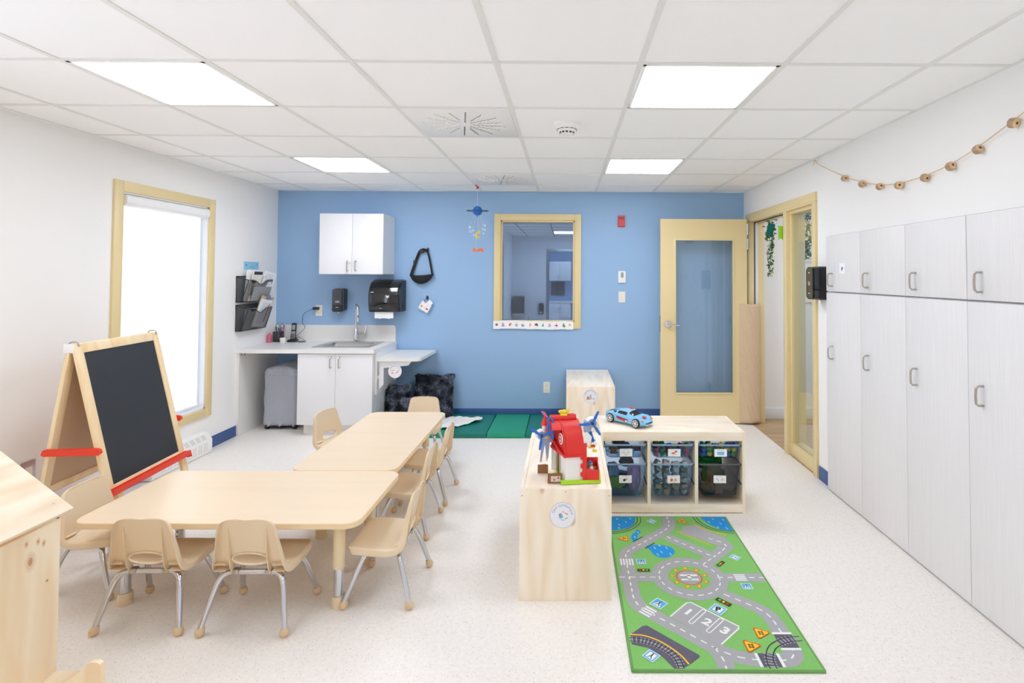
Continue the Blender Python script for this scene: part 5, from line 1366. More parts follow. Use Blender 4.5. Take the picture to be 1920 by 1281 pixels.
b3 = bin_(2, .428, .088, M['bin'], M['binrim'], 'shallow blue-grey bin in upper right compartment, label with blue rectangle', dr_blue)
b4 = bin_(0, .306, .212, M['bin'], M['binrim'], 'deep blue-grey bin in lower left compartment full of fabrics', dr_mask)
b5 = bin_(1, .306, .212, M['bin'], M['binrim'], 'deep blue-grey bin in lower middle compartment full of grey wooden blocks', dr_blocks)
b6 = bin_(2, .306, .212, M['bing'], M['bingrim'], 'deep dark grey bin in lower right compartment with green stuff and wood', dr_tools)
def fill(bn, n, mats, size, grp, labf, z1, studs=False, name='toy_block', cat='block', yr=(-1, 1)):
    cx, cy, w, d, z0 = bn
    nx = max(3, int(2 * w / (size * 1.25))); k = 0; lay = 0
    while k < n:
        for row in range(3):
            for ix in range(nx):
                if k >= n: return
                x = cx - w + size * .6 + (2 * w - size * 1.2) * ix / (nx - 1); y = cy - d + size * .7 + row * size * 1.2; z = z0 + size * .58 + lay * size * .95
                if z > z1: return
                c = rnd.choice(mats); s = (size * rnd.uniform(.7, 1.15), size * rnd.uniform(.6, .9), size * rnd.uniform(.5, .85))
                block(x, y, z, s, c, labf(c), grp, name, cat, studs=studs); k += 1
        lay += 1
cn = dict(cred='red', cgreen='green', cyellow='yellow', cblue='blue', cpink='pink', cteal='teal', corange='orange', cwhite='white', clgrey='pale grey', cgrey='grey', cwood='tan wooden', clime='lime')
fill(b2, 44, ['cpink', 'cteal', 'cblue', 'cyellow', 'cred', 'cgreen', 'cblue'], .030, 'coloured toy pieces in the upper middle bin', lambda c: '%s toy piece inside the upper middle bin' % cn[c], .435)
fill(b3, 44, ['cblue', 'cgreen', 'cyellow', 'cblue', 'cgreen', 'cwood', 'cred'], .030, 'coloured bricks in the upper right bin', lambda c: '%s toy brick inside the upper right bin' % cn[c], .435, True)
fill(b5, 66, ['clgrey', 'cgrey', 'cwood', 'clgrey'], .037, 'grey wooden blocks in the lower middle bin', lambda c: '%s block inside the lower middle bin' % cn[c], .30)
# upper left bin: toy pieces
for dx, dy, m_, s, lab in ((-.07, -.10, 'cbrown', (.05, .05, .035), 'brown toy cart piece in the upper left bin'), (.08, -.05, 'cplum', (.06, .04, .03), 'plum toy piece in the upper left bin'), (0, 0, 'cnavy', (.09, .05, .03), 'dark toy piece at middle of the upper left bin'), (-.02, .08, 'cplum', (.08, .05, .04), 'purple toy piece at back of the upper left bin'), (.05, -.12, 'cskyb', (.02, .02, .03), 'small pale blue piece in the upper left bin')):
    block(b1[0] + dx, b1[1] + dy, b1[4] + s[2] / 2 + .012, s, m_, lab, None, 'toy_piece', 'toy', Euler((0, 0, .2)))
for k, dx in enumerate((-.11, -.095, -.045)):
    tag(MB('cwhite').ball((0, 0, 0), .008, n=12).build('white_bead', loc=(b1[0] + dx, b1[1] - .12, b1[4] + .030)), 'small white bead at the left of the upper left bin', 'toy', 'white beads in the upper left bin')
# crumpled cloths
def cloth_blob(cx, cy, cz, sx, sy, sz, m, lab, name='folded_cloth', cat='cloth', seed=1, amp=.28, kind=None):
    r = random.Random(seed); b = bmesh.new(); bmesh.ops.create_icosphere(b, subdivisions=5, radius=1)
    ph = [(Vector((r.uniform(-1, 1), r.uniform(-1, 1), r.uniform(-1, 1))) * r.uniform(2, 7), r.uniform(0, 6)) for _ in range(9)]
    for v in b.verts:
        p = v.co.copy(); s = 0
        for dv, f in ph: s += abs(math.sin(p.dot(dv) + f))
        k = 1 + amp * (s / 9 - .63) * 2.2
        q_ = p * k; v.co = Vector((max(-1, min(1, q_.x)) * sx, max(-1, min(1, q_.y)) * sy, max(-1, min(1, q_.z)) * sz))
    q = MB(m); q.bm(b)
    return tag(q.build(name, loc=(cx, cy, cz), sharp=180), lab, cat)
z4 = b4[4]
cloth_blob(b4[0] - .015, b4[1] + .0, z4 + .05, .09, .10, .045, 'cnavy', 'navy cloth at the bottom of lower left bin', seed=2)
cloth_blob(b4[0] - .075, b4[1] - .08, z4 + .135, .045, .05, .055, 'cdenim', 'denim-blue cloth at left of lower left bin', seed=3)
cloth_blob(b4[0] - .045, b4[1] - .12, z4 + .075, .055, .028, .035, 'clgreen', 'pale green patterned cloth in lower left bin', seed=4)
cloth_blob(b4[0] + .065, b4[1] - .09, z4 + .10, .045, .04, .085, 'clilac', 'lilac satin cloth at right of lower left bin', seed=5, amp=.4)
cloth_blob(b4[0] + .03, b4[1] + .05, z4 + .15, .05, .05, .030, 'cgrey', 'grey clear plastic pouch on top in lower left bin', seed=6)
z6 = b6[4]
cloth_blob(b6[0] - .025, b6[1] + .04, z6 + .165, .09, .08, .065, 'cgreen', 'bunch of dark green artificial leaves in lower right bin', 'leaf_bunch', 'leaves', 8, .5)
M['cleafy'] = mat('toy_leafgreen', (84, 128, 50), .6, noise=.3, nscale=40)
cloth_blob(b6[0] - .02, b6[1] - .085, z6 + .11, .075, .04, .075, 'cleafy', 'leafy green cloth at the front of lower right bin', seed=9, amp=.5)
cloth_blob(b6[0] - .06, b6[1] - .11, z6 + .045, .045, .03, .03, 'cwood', 'tangled tan wooden pieces in lower right bin', 'wood_scraps', 'toy', 12, .6)
for k in range(4):
    o = MB('corange'); o.cyl((0, 0, 0), (.010 - .006 * k, -.008, .09), .0035, n=8)
    tag(o.build('orange_stick', loc=(b6[0] - .075 + .016 * k, b6[1] - .128, z6 + .06)), 'thin orange stick upright behind the wall of lower right bin', 'stick', 'orange sticks in the lower right bin')
block(b6[0] + .005, b6[1] - .135, z6 + .042, (.042, .02, .06), 'cwood', 'upright tan block at the front of lower right bin', None, rot=Euler((0, 0, 0)))
block(b6[0] + .065, b6[1] - .11, z6 + .05, (.075, .04, .035), 'cwood', 'tan wooden plank piece at right of lower right bin', None, rot=Euler((0, .3, .1)))

# ================================================================ TOY CAR
def car():
    t = thing('toy_car', 'light blue toy sports car on top of the pine bin unit', 'toy car', (.428, 3.612, SH + .001), math.radians(-44))
    # +x is forward; body lofted from cross-sections (x, half width, belt z, shoulder)
    L0, L1 = -.165, .160
    sec = [(-.165, .050, .030, .052, .052), (-.158, .062, .020, .062, .064), (-.135, .070, .014, .066, .070), (-.100, .071, .013, .069, .076), (-.070, .069, .012, .067, .086), (-.040, .067, .012, .063, .096), (-.005, .067, .012, .061, .0985), (.025, .067, .012, .060, .093), (.055, .068, .012, .060, .076), (.080, .070, .012, .062, .066), (.105, .071, .013, .063, .063), (.130, .068, .014, .054, .053), (.150, .056, .017, .040, .041), (.160, .036, .022, .030, .031)]
    P = []
    for i in range(len(sec) - 1):
        for k in range(4):
            f = k / 4; P.append([sec[i][j] * (1 - f) + sec[i + 1][j] * f for j in range(5)])
    P.append(list(sec[-1]))
    q = MB('cskyb'); vs = []; fs = []; mi = []
    n = 21
    for x, w, zb, zs, zt in P:
        dome = zt - zs
        rw = w * (.60 if dome > .008 else .75)
        half = [(0, zb), (w * .55, zb), (w * .93, zb + .002), (w, zb + .012), (w * 1.0, zb + (zs - zb) * .55), (w * .965, zs - .006), (w * .90, zs), (w * .84, zs + dome * .12), (rw * 1.08, zs + dome * .6), (rw * .85, zs + dome * .93), (0, zt)]
        rowp = half + [(-a, b_) for a, b_ in half[-2:0:-1]]
        n = len(rowp); vs += [(x, a, b_) for a, b_ in rowp]
    for i in range(len(P) - 1):
        for k in range(n): fs.append((i * n + k, i * n + (k + 1) % n, (i + 1) * n + (k + 1) % n, (i + 1) * n + k))
    fs.append(tuple(range(n))); fs.append(tuple(range((len(P) - 1) * n, len(P) * n)))
    q.add(vs, fs); bd = q.build('body', t, sharp=50)
    # windows follow the cabin surface, pushed out a little
    def patch(rows, kks, m_, nm, off=.0012):
        q = MB(m_); v2 = []; f2 = []
        for i in rows:
            for k in kks:
                x, y, z = vs[i * n + k]; c = Vector((0, y, z - .045)); c = c.normalized() * off if c.length else c
                v2.append((x, y + c.y, z + c.z))
        K = len(kks)
        for a in range(len(rows) - 1):
            for b_ in range(K - 1): f2.append((a * K + b_, a * K + b_ + 1, (a + 1) * K + b_ + 1, (a + 1) * K + b_))
        q.add(v2, f2); return q.build(nm, t)
    patch(range(29, 36), [8, 9, 10, 11, 12], 'black', 'windscreen')
    patch(range(18, 28), [7, 8], 'black', 'side_window'); patch(range(18, 28), [12, 13], 'black', 'side_window')
    patch(range(13, 17), [7, 8], 'black', 'side_window'); patch(range(13, 17), [12, 13], 'black', 'side_window')
    patch(range(18, 28), [9, 10], 'cred', 'roof_stripe', .0009); patch(range(5, 17), [10, 11], 'blackm', 'rear_stripe', .0009)
    for s in (-1, 1):
        q = MB('cred'); y = s * .0712
        q.add([(-.055, y, .047), (.035, y, .036), (.035, y, .022), (-.050, y, .034)], [(0, 1, 2, 3)]); q.use('inkd').add([(-.06, y * 1.002, .052), (.04, y * 1.002, .042), (.038, y * 1.002, .037), (-.055, y * 1.002, .046)], [(0, 1, 2, 3)]); q.use('cwhite').add([(.018, y * 1.004, .036), (.032, y * 1.004, .034), (.032, y * 1.004, .025), (.018, y * 1.004, .027)], [(0, 1, 2, 3)]); q.build('side_decal', t)
    q = MB('cred'); q.prism(circ(.118, -.0, .016, 16), .0008, Matrix.Translation((0, 0, .0605)) @ Matrix.Rotation(.22, 4, 'Y') @ Matrix.Translation((0, 0, .026))); q.build('bonnet_decal', t)
    for s in (-1, 1):
        q = MB('corange'); q.ball((.138, s * .050, .046), .011, (1.3, .7, .45), 12); q.build('headlight', t)
        q = MB('corange'); q.ball((.151, s * .036, .024), .009, (.6, 1.3, .6), 12); q.build('fog_light', t)
        q = MB('cwhite'); q.box((.150, min(s * .005, s * .03), .015), (.1615, max(s * .005, s * .03), .019), .001); q.build('front_lip', t)
        for x in (-.108, .104):
            q = MB('blackm'); q.lathe([(.021, 0), (.0295, .003), (.0305, .008), (.0305, .018), (.028, .022)], 24, Matrix.Translation((x, s * .055, .030)) @ Matrix.Rotation(-s * PI / 2, 4, 'X'))
            w_ = q.build('wheel', t)
            q = MB('cwhite'); A = Matrix.Translation((x, s * .0765, .030)) @ Matrix.Rotation(-s * PI / 2, 4, 'X')
            q.lathe([(.0225, 0), (.0225, .0015), (.019, .0015), (.019, 0)], 24, A)
            for k in range(7): q.box((-.002, 0, 0), (.002, .020, .0018), X=A @ Matrix.Rotation(2 * PI * k / 7, 4, 'Z'))
            q.prism(circ(0, 0, .006, 12), .003, A); q.build('hubcap', w_)
    return t
car()

# ================================================================ TOY BARN
BXc, BYc = .045, 2.70
t = thing('toy_barn', 'red-roofed toy barn play set with white walls and lime base on pine unit', 'toy', (BXc, BYc, SH + .001))
def W(mb, nm, par=t, **k): return mb.build(nm, par, world=True, **k)
Z0 = SH + .001
q = MB('clime'); q.prism([(-.022, 2.548), (.168, 2.572), (.172, 2.70), (.10, 2.90), (-.045, 2.92), (-.055, 2.72), (-.03, 2.60)], .016, Matrix.Translation((0, 0, Z0))); W(q, 'base')
q = MB('cwhite')
A = faceY(0, 2.575, 0)
ud = Vector((-.40, .91, 0)).normalized(); vd = Vector((.985, .17, 0)).normalized()
def RB(v0):
    A_ = Matrix((ud, Vector((0, 0, 1)), vd)).transposed().to_4x4(); A_.translation = Vector((-.004, 2.560, 0)) + vd * v0; return A_
zb = Z0 + .016
q.prism([(.0, zb), (.055, zb), (.055, .66), (.0, .66)], .084, RB(.003))
q.prism([(.055, .60), (.07, .632), (.10, .645), (.13, .632), (.145, .60), (.145, zb), (.150, zb), (.150, .655), (.055, .655)], .010, RB(.003))
q.prism([(.150, zb), (.164, zb), (.164, .66), (.150, .65)], .012, RB(-.004)); q.prism([(.075, zb), (.085, zb), (.085, .62), (.075, .60)], .06, RB(.012))
q.prism([(.156, zb), (.164, zb), (.164, .655), (.156, .655)], .084, RB(.003))
q.use('cbrown').prism([(.092, zb), (.098, zb), (.098, .64), (.092, .635)], .006, RB(.001))
W(q, 'wall')
# curved roof: profile (distance back along the left wall, height) pushed to the right
ud = Vector((-.40, .91, 0)).normalized(); vd = Vector((.985, .17, 0)).normalized()
def RB(v0): 
    A_ = Matrix((ud, Vector((0, 0, 1)), vd)).transposed().to_4x4(); A_.translation = Vector((-.004, 2.556, 0)) + vd * v0; return A_
pf = [(-.006, .650), (.0, .690), (.009, .725), (.026, .762), (.050, .790), (.078, .803), (.107, .790), (.130, .762), (.148, .725), (.158, .690), (.162, .650)]
q = MB('cbarn'); q.prism(pf, .088, RB(.004)); 
q.prism([(p[0], p[1] + .005) for p in pf] + [(p[0] * .94 + .006, p[1] - .008) for p in pf[::-1]], .006, RB(-.004))
q.prism([(-.012, .652), (-.010, .640), (.168, .640), (.168, .652)], .104, RB(-.008))
e0 = RB(-.004) @ Vector((.235, .640, 0)); 
q.tube([RB(-.006) @ Vector((d_, z_, 0)) for d_, z_ in ((-.01, .646), (.04, .652), (.09, .668), (.14, .690), (.18, .712))], .007, 8, smooth=4)
q.tube([RB(.0) @ Vector((.080, .808, 0)), RB(.085) @ Vector((.080, .808, 0))], .015, 14)
q.tube([RB(.0) @ Vector((.080, .808, -.045)), RB(.0) @ Vector((.080, .808, 0))], .015, 14)
q.prism(pf[3:9], .05, RB(-.05)); W(q, 'roof', sharp=30)
q = MB('cred'); q.prism([(.04, .735), (.13, .735), (.12, .772), (.05, .772)], .002, RB(-.0065));  # darker red panel paints the shaded gable recess; ribs follow
for k in range(4): q.tube([RB(.005) @ Vector((.070 + k * .006, .8195 + .001 * k, 0)), RB(.08) @ Vector((.070 + k * .006, .8195 + .001 * k, 0))], .0016, 6)
W(q, 'rib_and_recess_shade')
q = MB('cwhite'); A = RB(-.006) @ Matrix.Translation((.034, .718, 0)) @ Matrix.Rotation(PI, 4, 'Y'); q.prism(circ(0, 0, .022, 28, .027), .003, A); q.use('cbarn').prism(circ(0, 0, .017, 24, .021), .004, A); q.use('cwhite').prism(circ(0, 0, .011, 20, .014), .005, A); q.use('inkd').prism(circ(0, 0, .005, 14, .008), .0055, A); W(q, 'round_emblem')
q = MB('cbarn'); 
q.box((.080, 2.566, Z0 + .016), (.100, 2.60, .695), .002)
for z in (.545, .585, .625): q.box((.070, 2.563, z), (.082, 2.60, z + .018), .002)
q.prism([(.10, Z0 + .016), (.160, Z0 + .016), (.160, .575), (.10, .580)], .006, faceY(0, 2.572, 0)); q.box((.154, 2.57, Z0 + .016), (.160, 2.68, .585), .002); q.box((.10, 2.675, Z0 + .016), (.16, 2.682, .60), .002)
W(q, 'pen_wall')
q = MB('cbrown'); q.prism(circ(.125, 2.64, .026, 20), .012, Matrix.Translation((0, 0, .552))); W(q, 'pen_floor')
q = MB('cgrey'); q.ball((.118, 2.62, .585), .014, (1, 1, 1.2), 12); q.use('cwhite').ball((.124, 2.612, .565), .012, (1, 1, 1.3), 12); W(q, 'animal_figure')
q = MB('cblue'); q.ball((.118, 2.618, .596), .010, (1, 1, .7), 10); W(q, 'figure_cap')
q = MB('cyellow'); q.box((.106, 2.585, .672), (.140, 2.60, .680), .002); q.box((.128, 2.58, .655), (.150, 2.60, .665), .003); q.ball((.112, 2.59, .688), .011, (1, .8, 1), 12); W(q, 'feeder')
q = MB('cbarn'); q.ball((.112, 2.60, .700), .016, (.9, .8, 1.1), 12); q.box((.095, 2.585, .679), (.142, 2.61, .684), .002); W(q, 'perch')
q = MB('cyellow'); q.box((-.030, 2.62, .818), (.006, 2.65, .828), .003); q.ball((-.026, 2.635, .836), .011, (1.2, .7, .8), 12); q.ball((-.010, 2.635, .836), .014, (1.2, .7, .8), 12); q.ball((.008, 2.635, .841), .009, (1, .7, 1.1), 10); q.prism([(.004, .832), (.018, .855), (.012, .828)], .01, faceY(0, 2.64, 0)); W(q, 'rooster')
# blue hatch
q = MB('cblue'); yk = 2.60
for a, b_ in (((-.088, .806), (-.088, .738)), ((-.063, .80), (-.063, .712)), ((-.088, .738), (-.063, .712)), ((-.088, .806), (-.078, .818)), ((-.078, .818), (-.063, .80)), ((-.088, .80), (-.063, .735)), ((-.088, .75), (-.063, .795))):
    q.tube([(a[0], yk, a[1]), (b_[0], yk, b_[1])], .0042, 8)
W(q, 'hatch_frame')
# small silo with red cone
q = MB('cwhite'); q.cyl((-.106, 2.66, .70), (-.106, 2.66, .765), .013, n=16); q.use('cbarn').cyl((-.106, 2.66, .765), (-.106, 2.66, .806), .020, .004, n=18); q.use('cyellow').ball((-.090, 2.655, .708), .010, n=12); W(q, 'silo')
q = MB('cpink'); q.prism([(-.098, .80), (-.090, .803), (-.106, .828), (-.124, .832), (-.116, .82)], .006, faceY(0, 2.66, 0)); W(q, 'roof_flag')
def propeller(cx, cy, cz, rot, nm):
    q = MB('cwhite'); q.ball((cx - .004, cy + .02, cz), .030, (1, 1, .85), 20); q.use('cslate').cyl((cx, cy - .012, cz), (cx, cy - .004, cz), .020, n=20); q.use('inkd').cyl((cx, cy - .016, cz), (cx, cy - .010, cz), .009, n=14)
    w = W(q, nm)
    for k in range(3):
        A = Matrix.Translation((cx, cy - .018, cz)) @ Matrix.Rotation(PI / 2, 4, 'X') @ Matrix.Rotation(rot + 2 * PI * k / 3, 4, 'Z')
        q = MB('cblue'); q.prism([(-.003, .004), (-.008, .03), (-.006, .062), (0, .068), (.005, .062), (.006, .03), (.003, .004)], .003, A); W(q, 'blade', w)
propeller(.128, 2.60, .792, -.45, 'windmill_hub'); propeller(-.118, 2.62, .725, .9, 'windmill_hub')
q = MB('cslate'); q.box((.086, 2.59, .745), (.118, 2.63, .800), .008); q.ball((.104, 2.61, .762), .020, n=14); q.prism([(.10, .745), (.12, .740), (.146, .700), (.138, .69), (.118, .71)], .014, faceY(0, 2.61, 0)); W(q, 'tower_head')
q = MB('cblue'); q.tube([(.118, 2.60, .748), (.130, 2.60, .71), (.140, 2.60, .69)], .007, 10); W(q, 'chute')
q = MB('cwhite'); q.prism([(.090, .748), (.104, .752), (.124, .728), (.120, .70), (.106, .672), (.100, .700), (.082, .705)], .012, faceY(0, 2.59, 0)); q.ball((.140, 2.595, .695), .010, n=12); W(q, 'white_cowl')
q = MB('cslate'); q.prism([(-.125, .71), (-.085, .72), (-.082, .655), (-.088, .60), (-.096, .575), (-.100, .62), (-.106, .66), (-.114, .62), (-.122, .575), (-.130, .575), (-.124, .64)], .022, faceY(0, 2.70, 0)); q.box((-.090, 2.68, .67), (-.060, 2.70, .70), .004); W(q, 'tower_legs')
for x, y, w_, h_, rz in ((-.115, 2.70, .052, .042, -.08), (-.052, 2.575, .070, .045, .03)):
    q = MB('cbrown'); A = Matrix.Translation((x, y, Z0)) @ Matrix.Rotation(rz, 4, 'Z') @ faceY(0, 0, 0); q.prism([(-w_ / 2, 0), (w_ / 2, 0), (w_ / 2, h_), (w_ * .2, h_ * 1.06), (-w_ * .3, h_ * .98), (-w_ / 2, h_)], .008, A); g_ = W(q, 'gate')
    if y < 2.6:
        q = MB('clgrey'); q.prism([(-.020, .008), (.026, .008), (.026, .034), (-.020, .034)], .002, A @ Matrix.Translation((0, 0, .008))); q.use('corange').prism(circ(-.004, .018, .006, 8), .003, A @ Matrix.Translation((0, 0, .008))); q.use('cred').prism(circ(.016, .026, .005, 8), .003, A @ Matrix.Translation((0, 0, .008))); W(q, 'picture_panel', g_)

M['fur3'] = mat('fur_dark_strands', (38, 40, 48), .95)
# ================================================================ GREEN MAT, CUSHIONS, BLANKET
t = thing('folding_mat', 'green folding floor mat of alternating dark and bright panels along blue wall', 'mat', (-.90, 5.28, 0))
ed = [-1.80, -1.455, -1.095, -.735, -.375, -.018]
for k in range(5):
    q = MB('green1' if k % 2 == 0 else 'green2')
    b = bmesh.new(); bmesh.ops.create_cube(b, size=1); bmesh.ops.subdivide_edges(b, edges=b.edges[:], cuts=8, use_grid_fill=True)
    for v in b.verts:
        x, y, z = v.co; pf_ = (1 - (2 * x) ** 4) * (1 - (2 * y) ** 6)
        v.co = (ed[k] + .002 + (x + .5) * (ed[k + 1] - ed[k] - .004), 4.952 + (y + .5) * (5.648 - 4.952), .001 + (z + .5) * .044 + (.006 * pf_ if z > .4 else 0))
    bmesh.ops.bevel(b, geom=[e for e in b.edges if len(e.link_faces) == 2 and e.calc_face_angle(0) > 1.2], offset=.006, segments=2, profile=.5, affect='EDGES')
    q.bm(b); q.build('mat_panel', t, world=True, sharp=50)

def cushion(label, loc, w, h, d, lean, rz, seed, nst=11000):
    """square fluffy cushion standing on its edge"""
    r = random.Random(seed)
    t = thing('fur_cushion', label, 'cushion', loc, rz, 'dark furry cushions on the green mat')
    b = bmesh.new(); bmesh.ops.create_cube(b, size=2); bmesh.ops.subdivide_edges(b, edges=b.edges[:], cuts=11, use_grid_fill=True)
    for v in b.verts:
        x, y, z = v.co
        e = (1 - x ** 4) * (1 - z ** 4); yy = math.copysign((abs(y)) * (.22 + .78 * max(0, e) ** .5), y)
        ix = 1 - .06 * (1 - abs(z)) ; iz = 1 - .05 * (1 - abs(x))
        v.co = (x * w / 2 * ix, yy * d / 2, (z * iz + 1) * h / 2)
    A = Matrix.Rotation(-lean, 4, 'X')
    q = MB('fur'); q.bm(b, A); core = q.build('cushion_body', t, sharp=180)
    me = core.data; q = MB('fur'); P = [(v.co.copy(), v.normal.copy()) for v in me.vertices]
    polys = [p for p in me.polygons]
    cum = []; s = 0
    for p in polys: s += p.area; cum.append(s)
    import bisect; from mathutils import noise
    clump = [Vector((r.uniform(-1, 1), r.uniform(-1, 1), r.uniform(-1, 1))) for _ in range(60)]
    for k in range(nst):
        p = polys[bisect.bisect(cum, r.random() * s)]; vi = list(p.vertices); ws = [r.random() for _ in vi]; tw = sum(ws)
        c = Vector((0, 0, 0))
        if len(vi) == 4:
            a_, b_2 = ws[0], ws[1]; V4 = [me.vertices[i_].co for i_ in vi]; c = V4[0] * (1 - a_) * (1 - b_2) + V4[1] * a_ * (1 - b_2) + V4[2] * a_ * b_2 + V4[3] * (1 - a_) * b_2
        else:
            for i_, w_ in zip(vi, ws): c += me.vertices[i_].co * (w_ / tw)
        nn = p.normal
        cl = noise.noise_vector(c * 13. + Vector((seed * 3., 0, 0))) * 1.3; bright = noise.noise(c * 11. + Vector((0, seed * 5., 0)))
        dr = (nn * .55 + cl * 1.1 + Vector((0, 0, -.25)) + Vector((r.uniform(-.3, .3), r.uniform(-.3, .3), r.uniform(-.3, .3)))).normalized()
        L = r.uniform(.018, .034); sd_ = dr.cross(Vector((r.uniform(-1, 1), r.uniform(-1, 1), r.uniform(-1, 1)))).normalized() * r.uniform(.0014, .0026)
        q.use('fur2' if r.random() < .10 + max(-.1, bright) * 2.2 else ('fur' if r.random() < .45 + bright * 2 else 'fur3'))
        mid = c + dr * L * .55; tip = c + dr * L + Vector((0, 0, -.004))
        q.add([c - sd_, c + sd_, mid + sd_ * .7, tip, mid - sd_ * .7], [(0, 1, 2, 3, 4)])
    q.build('fur', t)['kind'] = 'stuff'
cushion('large square dark furry cushion leaning on blue wall, the rightmost one', (-1.372, 5.50, .053), .39, .42, .13, .20, .0, 1)
cushion('small dark furry cushion at left, beside the sink cabinet side', (-1.682, 5.36, .053), .21, .34, .13, .16, .25, 2, 7000)
cushion('middle dark furry cushion partly hidden behind the far chair', (-1.475, 5.150, .053), .28, .25, .12, .28, -.1, 3, 5500)
# blanket
b = bmesh.new(); nx_, ny_ = 46, 26; g = []
for i in range(nx_ + 1):
    u = i / nx_; row = []
    for j in range(ny_ + 1):
        v = j / ny_
        x = -1.28 + .44 * u; yc = 5.20 + .16 * u; wv = .21 * (1 - u ** 2.2 * .86)
        y = yc + (v - .5) * 2 * wv
        z = .056 + .010 * abs(math.sin(9 * v + 5 * u)) + .008 * abs(math.sin(17 * u - 6 * v)) + .022 * math.exp(-((u - .9) / .08) ** 2) * (1 - abs(v - .5))
        if y > 5.62: y = 5.62
        row.append(b.verts.new((x, y, z)))
    g.append(row)
for i in range(nx_):
    for j in range(ny_): b.faces.new((g[i][j], g[i + 1][j], g[i + 1][j + 1], g[i][j + 1]))
q = MB('cloth'); q.bm(b); o = q.build('blanket', loc=(-1.1, 5.25, .055), world=True, sharp=180); tag(o, 'crumpled white muslin blanket lying on the green mat', 'blanket')
sd = o.modifiers.new('s', 'SOLIDIFY'); sd.thickness = .004; sd.offset = 1

# ================================================================ ROAD RUG
RW, RL, RH = .742, 1.300, .008
M['rgreen'] = mat('rug_green', (134, 198, 106), .95, noise=.16, nscale=220, bump=.6, bscale=500)
M['redge'] = mat('rug_edge_green', (112, 160, 88), .9, noise=.1, nscale=200)
M['rroad'] = mat('rug_grey', (172, 172, 174), .95, noise=.10, nscale=260, bump=.5, bscale=500)
M['rdark'] = mat('rug_dark_grey', (98, 94, 108), .95, noise=.14, nscale=260)
M['rwhite'] = mat('rug_white', (236, 238, 234), .95)
M['rblue'] = mat('rug_blue', (34, 150, 222), .95, noise=.1, nscale=200)
M['rlblue'] = mat('rug_sign_blue', (92, 172, 226), .95)
M['rpale'] = mat('rug_sign_pale', (204, 232, 236), .95)
M['rink'] = mat('rug_ink', (50, 52, 60), .95)
M['ryellow'] = mat('rug_yellow', (246, 196, 40), .95)
M['rorange'] = mat('rug_orange', (226, 84, 36), .95)
M['rred'] = mat('rug_red', (206, 60, 44), .95)
M['rbrown'] = mat('rug_dark_brown', (64, 58, 44), .95)
D = RUG
q = MB('rgreen'); P0 = rrect(.004, .004, RW - .004, RL - .004, .006, 3)
q.flat(P0, RH); q.use('redge'); ring(q, rrect(.004, .004, RW - .004, RL - .004, .006, 3), rrect(0, 0, RW, RL, .008, 3), RH, RH - .002); ring(q, rrect(0, 0, RW, RL, .008, 3), rrect(0, 0, RW, RL, .008, 3), RH - .002, 0); q.flat(rrect(0, 0, RW, RL, .008, 3), 0.0002)
q.use('redge')
for z_, w_ in ((RH + .0002, .010),): q.strip([(.006, .006), (RW - .006, .006), (RW - .006, RL - .006), (.006, RL - .006), (.006, .006)], w_, z_)
zc = [RH + .0002]
def lay(dz=.000025): zc[0] += dz; return zc[0]
IN = lambda p: (max(.012, min(RW - .012, p[0])), max(.012, min(RL - .012, p[1])))
def sm(pts, k=6): return [IN((p.x, p.y)) for p in catmull([(a, b_, 0) for a, b_ in pts], k)]
def poly(pts, m_, smooth=0):
    q.use(m_); pts = [IN(p) for p in pts]
    if smooth: pts = [(p.x, p.y) for p in catmull([(a, b_, 0) for a, b_ in pts], smooth, True)]
    q.flat(pts, lay())
def dashes(pts, m_, w, on, off, z):
    P = [Vector((a, b_)) for a, b_ in pts]; q.use(m_); acc = 0; cur = []; L = 0; state = True
    dense = []
    for a, b_ in zip(P[:-1], P[1:]):
        n_ = max(1, int((b_ - a).length / .003))
        for i in range(n_): dense.append(a.lerp(b_, i / n_))
    dense.append(P[-1]); run = 0; seg = [dense[0]]; on_ = True
    for a, b_ in zip(dense[:-1], dense[1:]):
        run += (b_ - a).length; seg.append(b_)
        if run >= (on if on_ else off):
            if on_ and len(seg) > 1: q.strip([(s_.x, s_.y) for s_ in seg], w, z)
            run = 0; seg = [b_]; on_ = not on_
    if on_ and len(seg) > 2: q.strip([(s_.x, s_.y) for s_ in seg], w, z)
poly([(.012, RL - .012), (.175, RL - .012)] + D['lake1'][2:] + [(.012, 1.11)], 'rblue'); poly([(.576, RL - .012), (RW - .012, RL - .012), (RW - .012, 1.105)] + D['lake2'][3:], 'rblue')
poly(D['pond1'], 'rblue', 4); poly([(.19, .925), (.235, .945), (.30, .935), (.334, .905), (.335, .86), (.30, .818), (.255, .81), (.222, .835), (.209, .88)], 'rblue', 4)
main = [(.37, 1.29), (.372, 1.25), (.367, 1.19), (.336, 1.125), (.241, 1.03), (.16, .95), (.085, .875), (.066, .82), (.064, .70), (.063, .60), (.063, .52), (.064, .46), (.080, .40), (.117, .354), (.237, .238), (.322, .154), (.368, .112), (.407, .086), (.447, .070), (.50, .060), (.597, .057), (.640, .072), (.657, .105), (.658, .15), (.656, .23), (.652, .297), (.640, .345), (.612, .384), (.555, .435), (.49, .49)]
RWd = .075
roads = [sm(main), sm([(.325, 1.04), (.393, .965), (.502, .853), (.53, .825)]), sm([(.46, .745), (.484, .77), (.551, .835), (.612, .90), (.635, .935), (.618, .978), (.56, 1.02)]), sm([(.012, .627), (.10, .627), (.20, .627)]), sm([(.50, .626), (.60, .626), (RW - .012, .626)]), sm([(.35, .13), (.366, .06), (.364, .012)])]
z = lay(); q.use('rroad')
for k, rd in enumerate(roads): q.strip(rd, RWd if k != 5 else .07, lay(.00001))
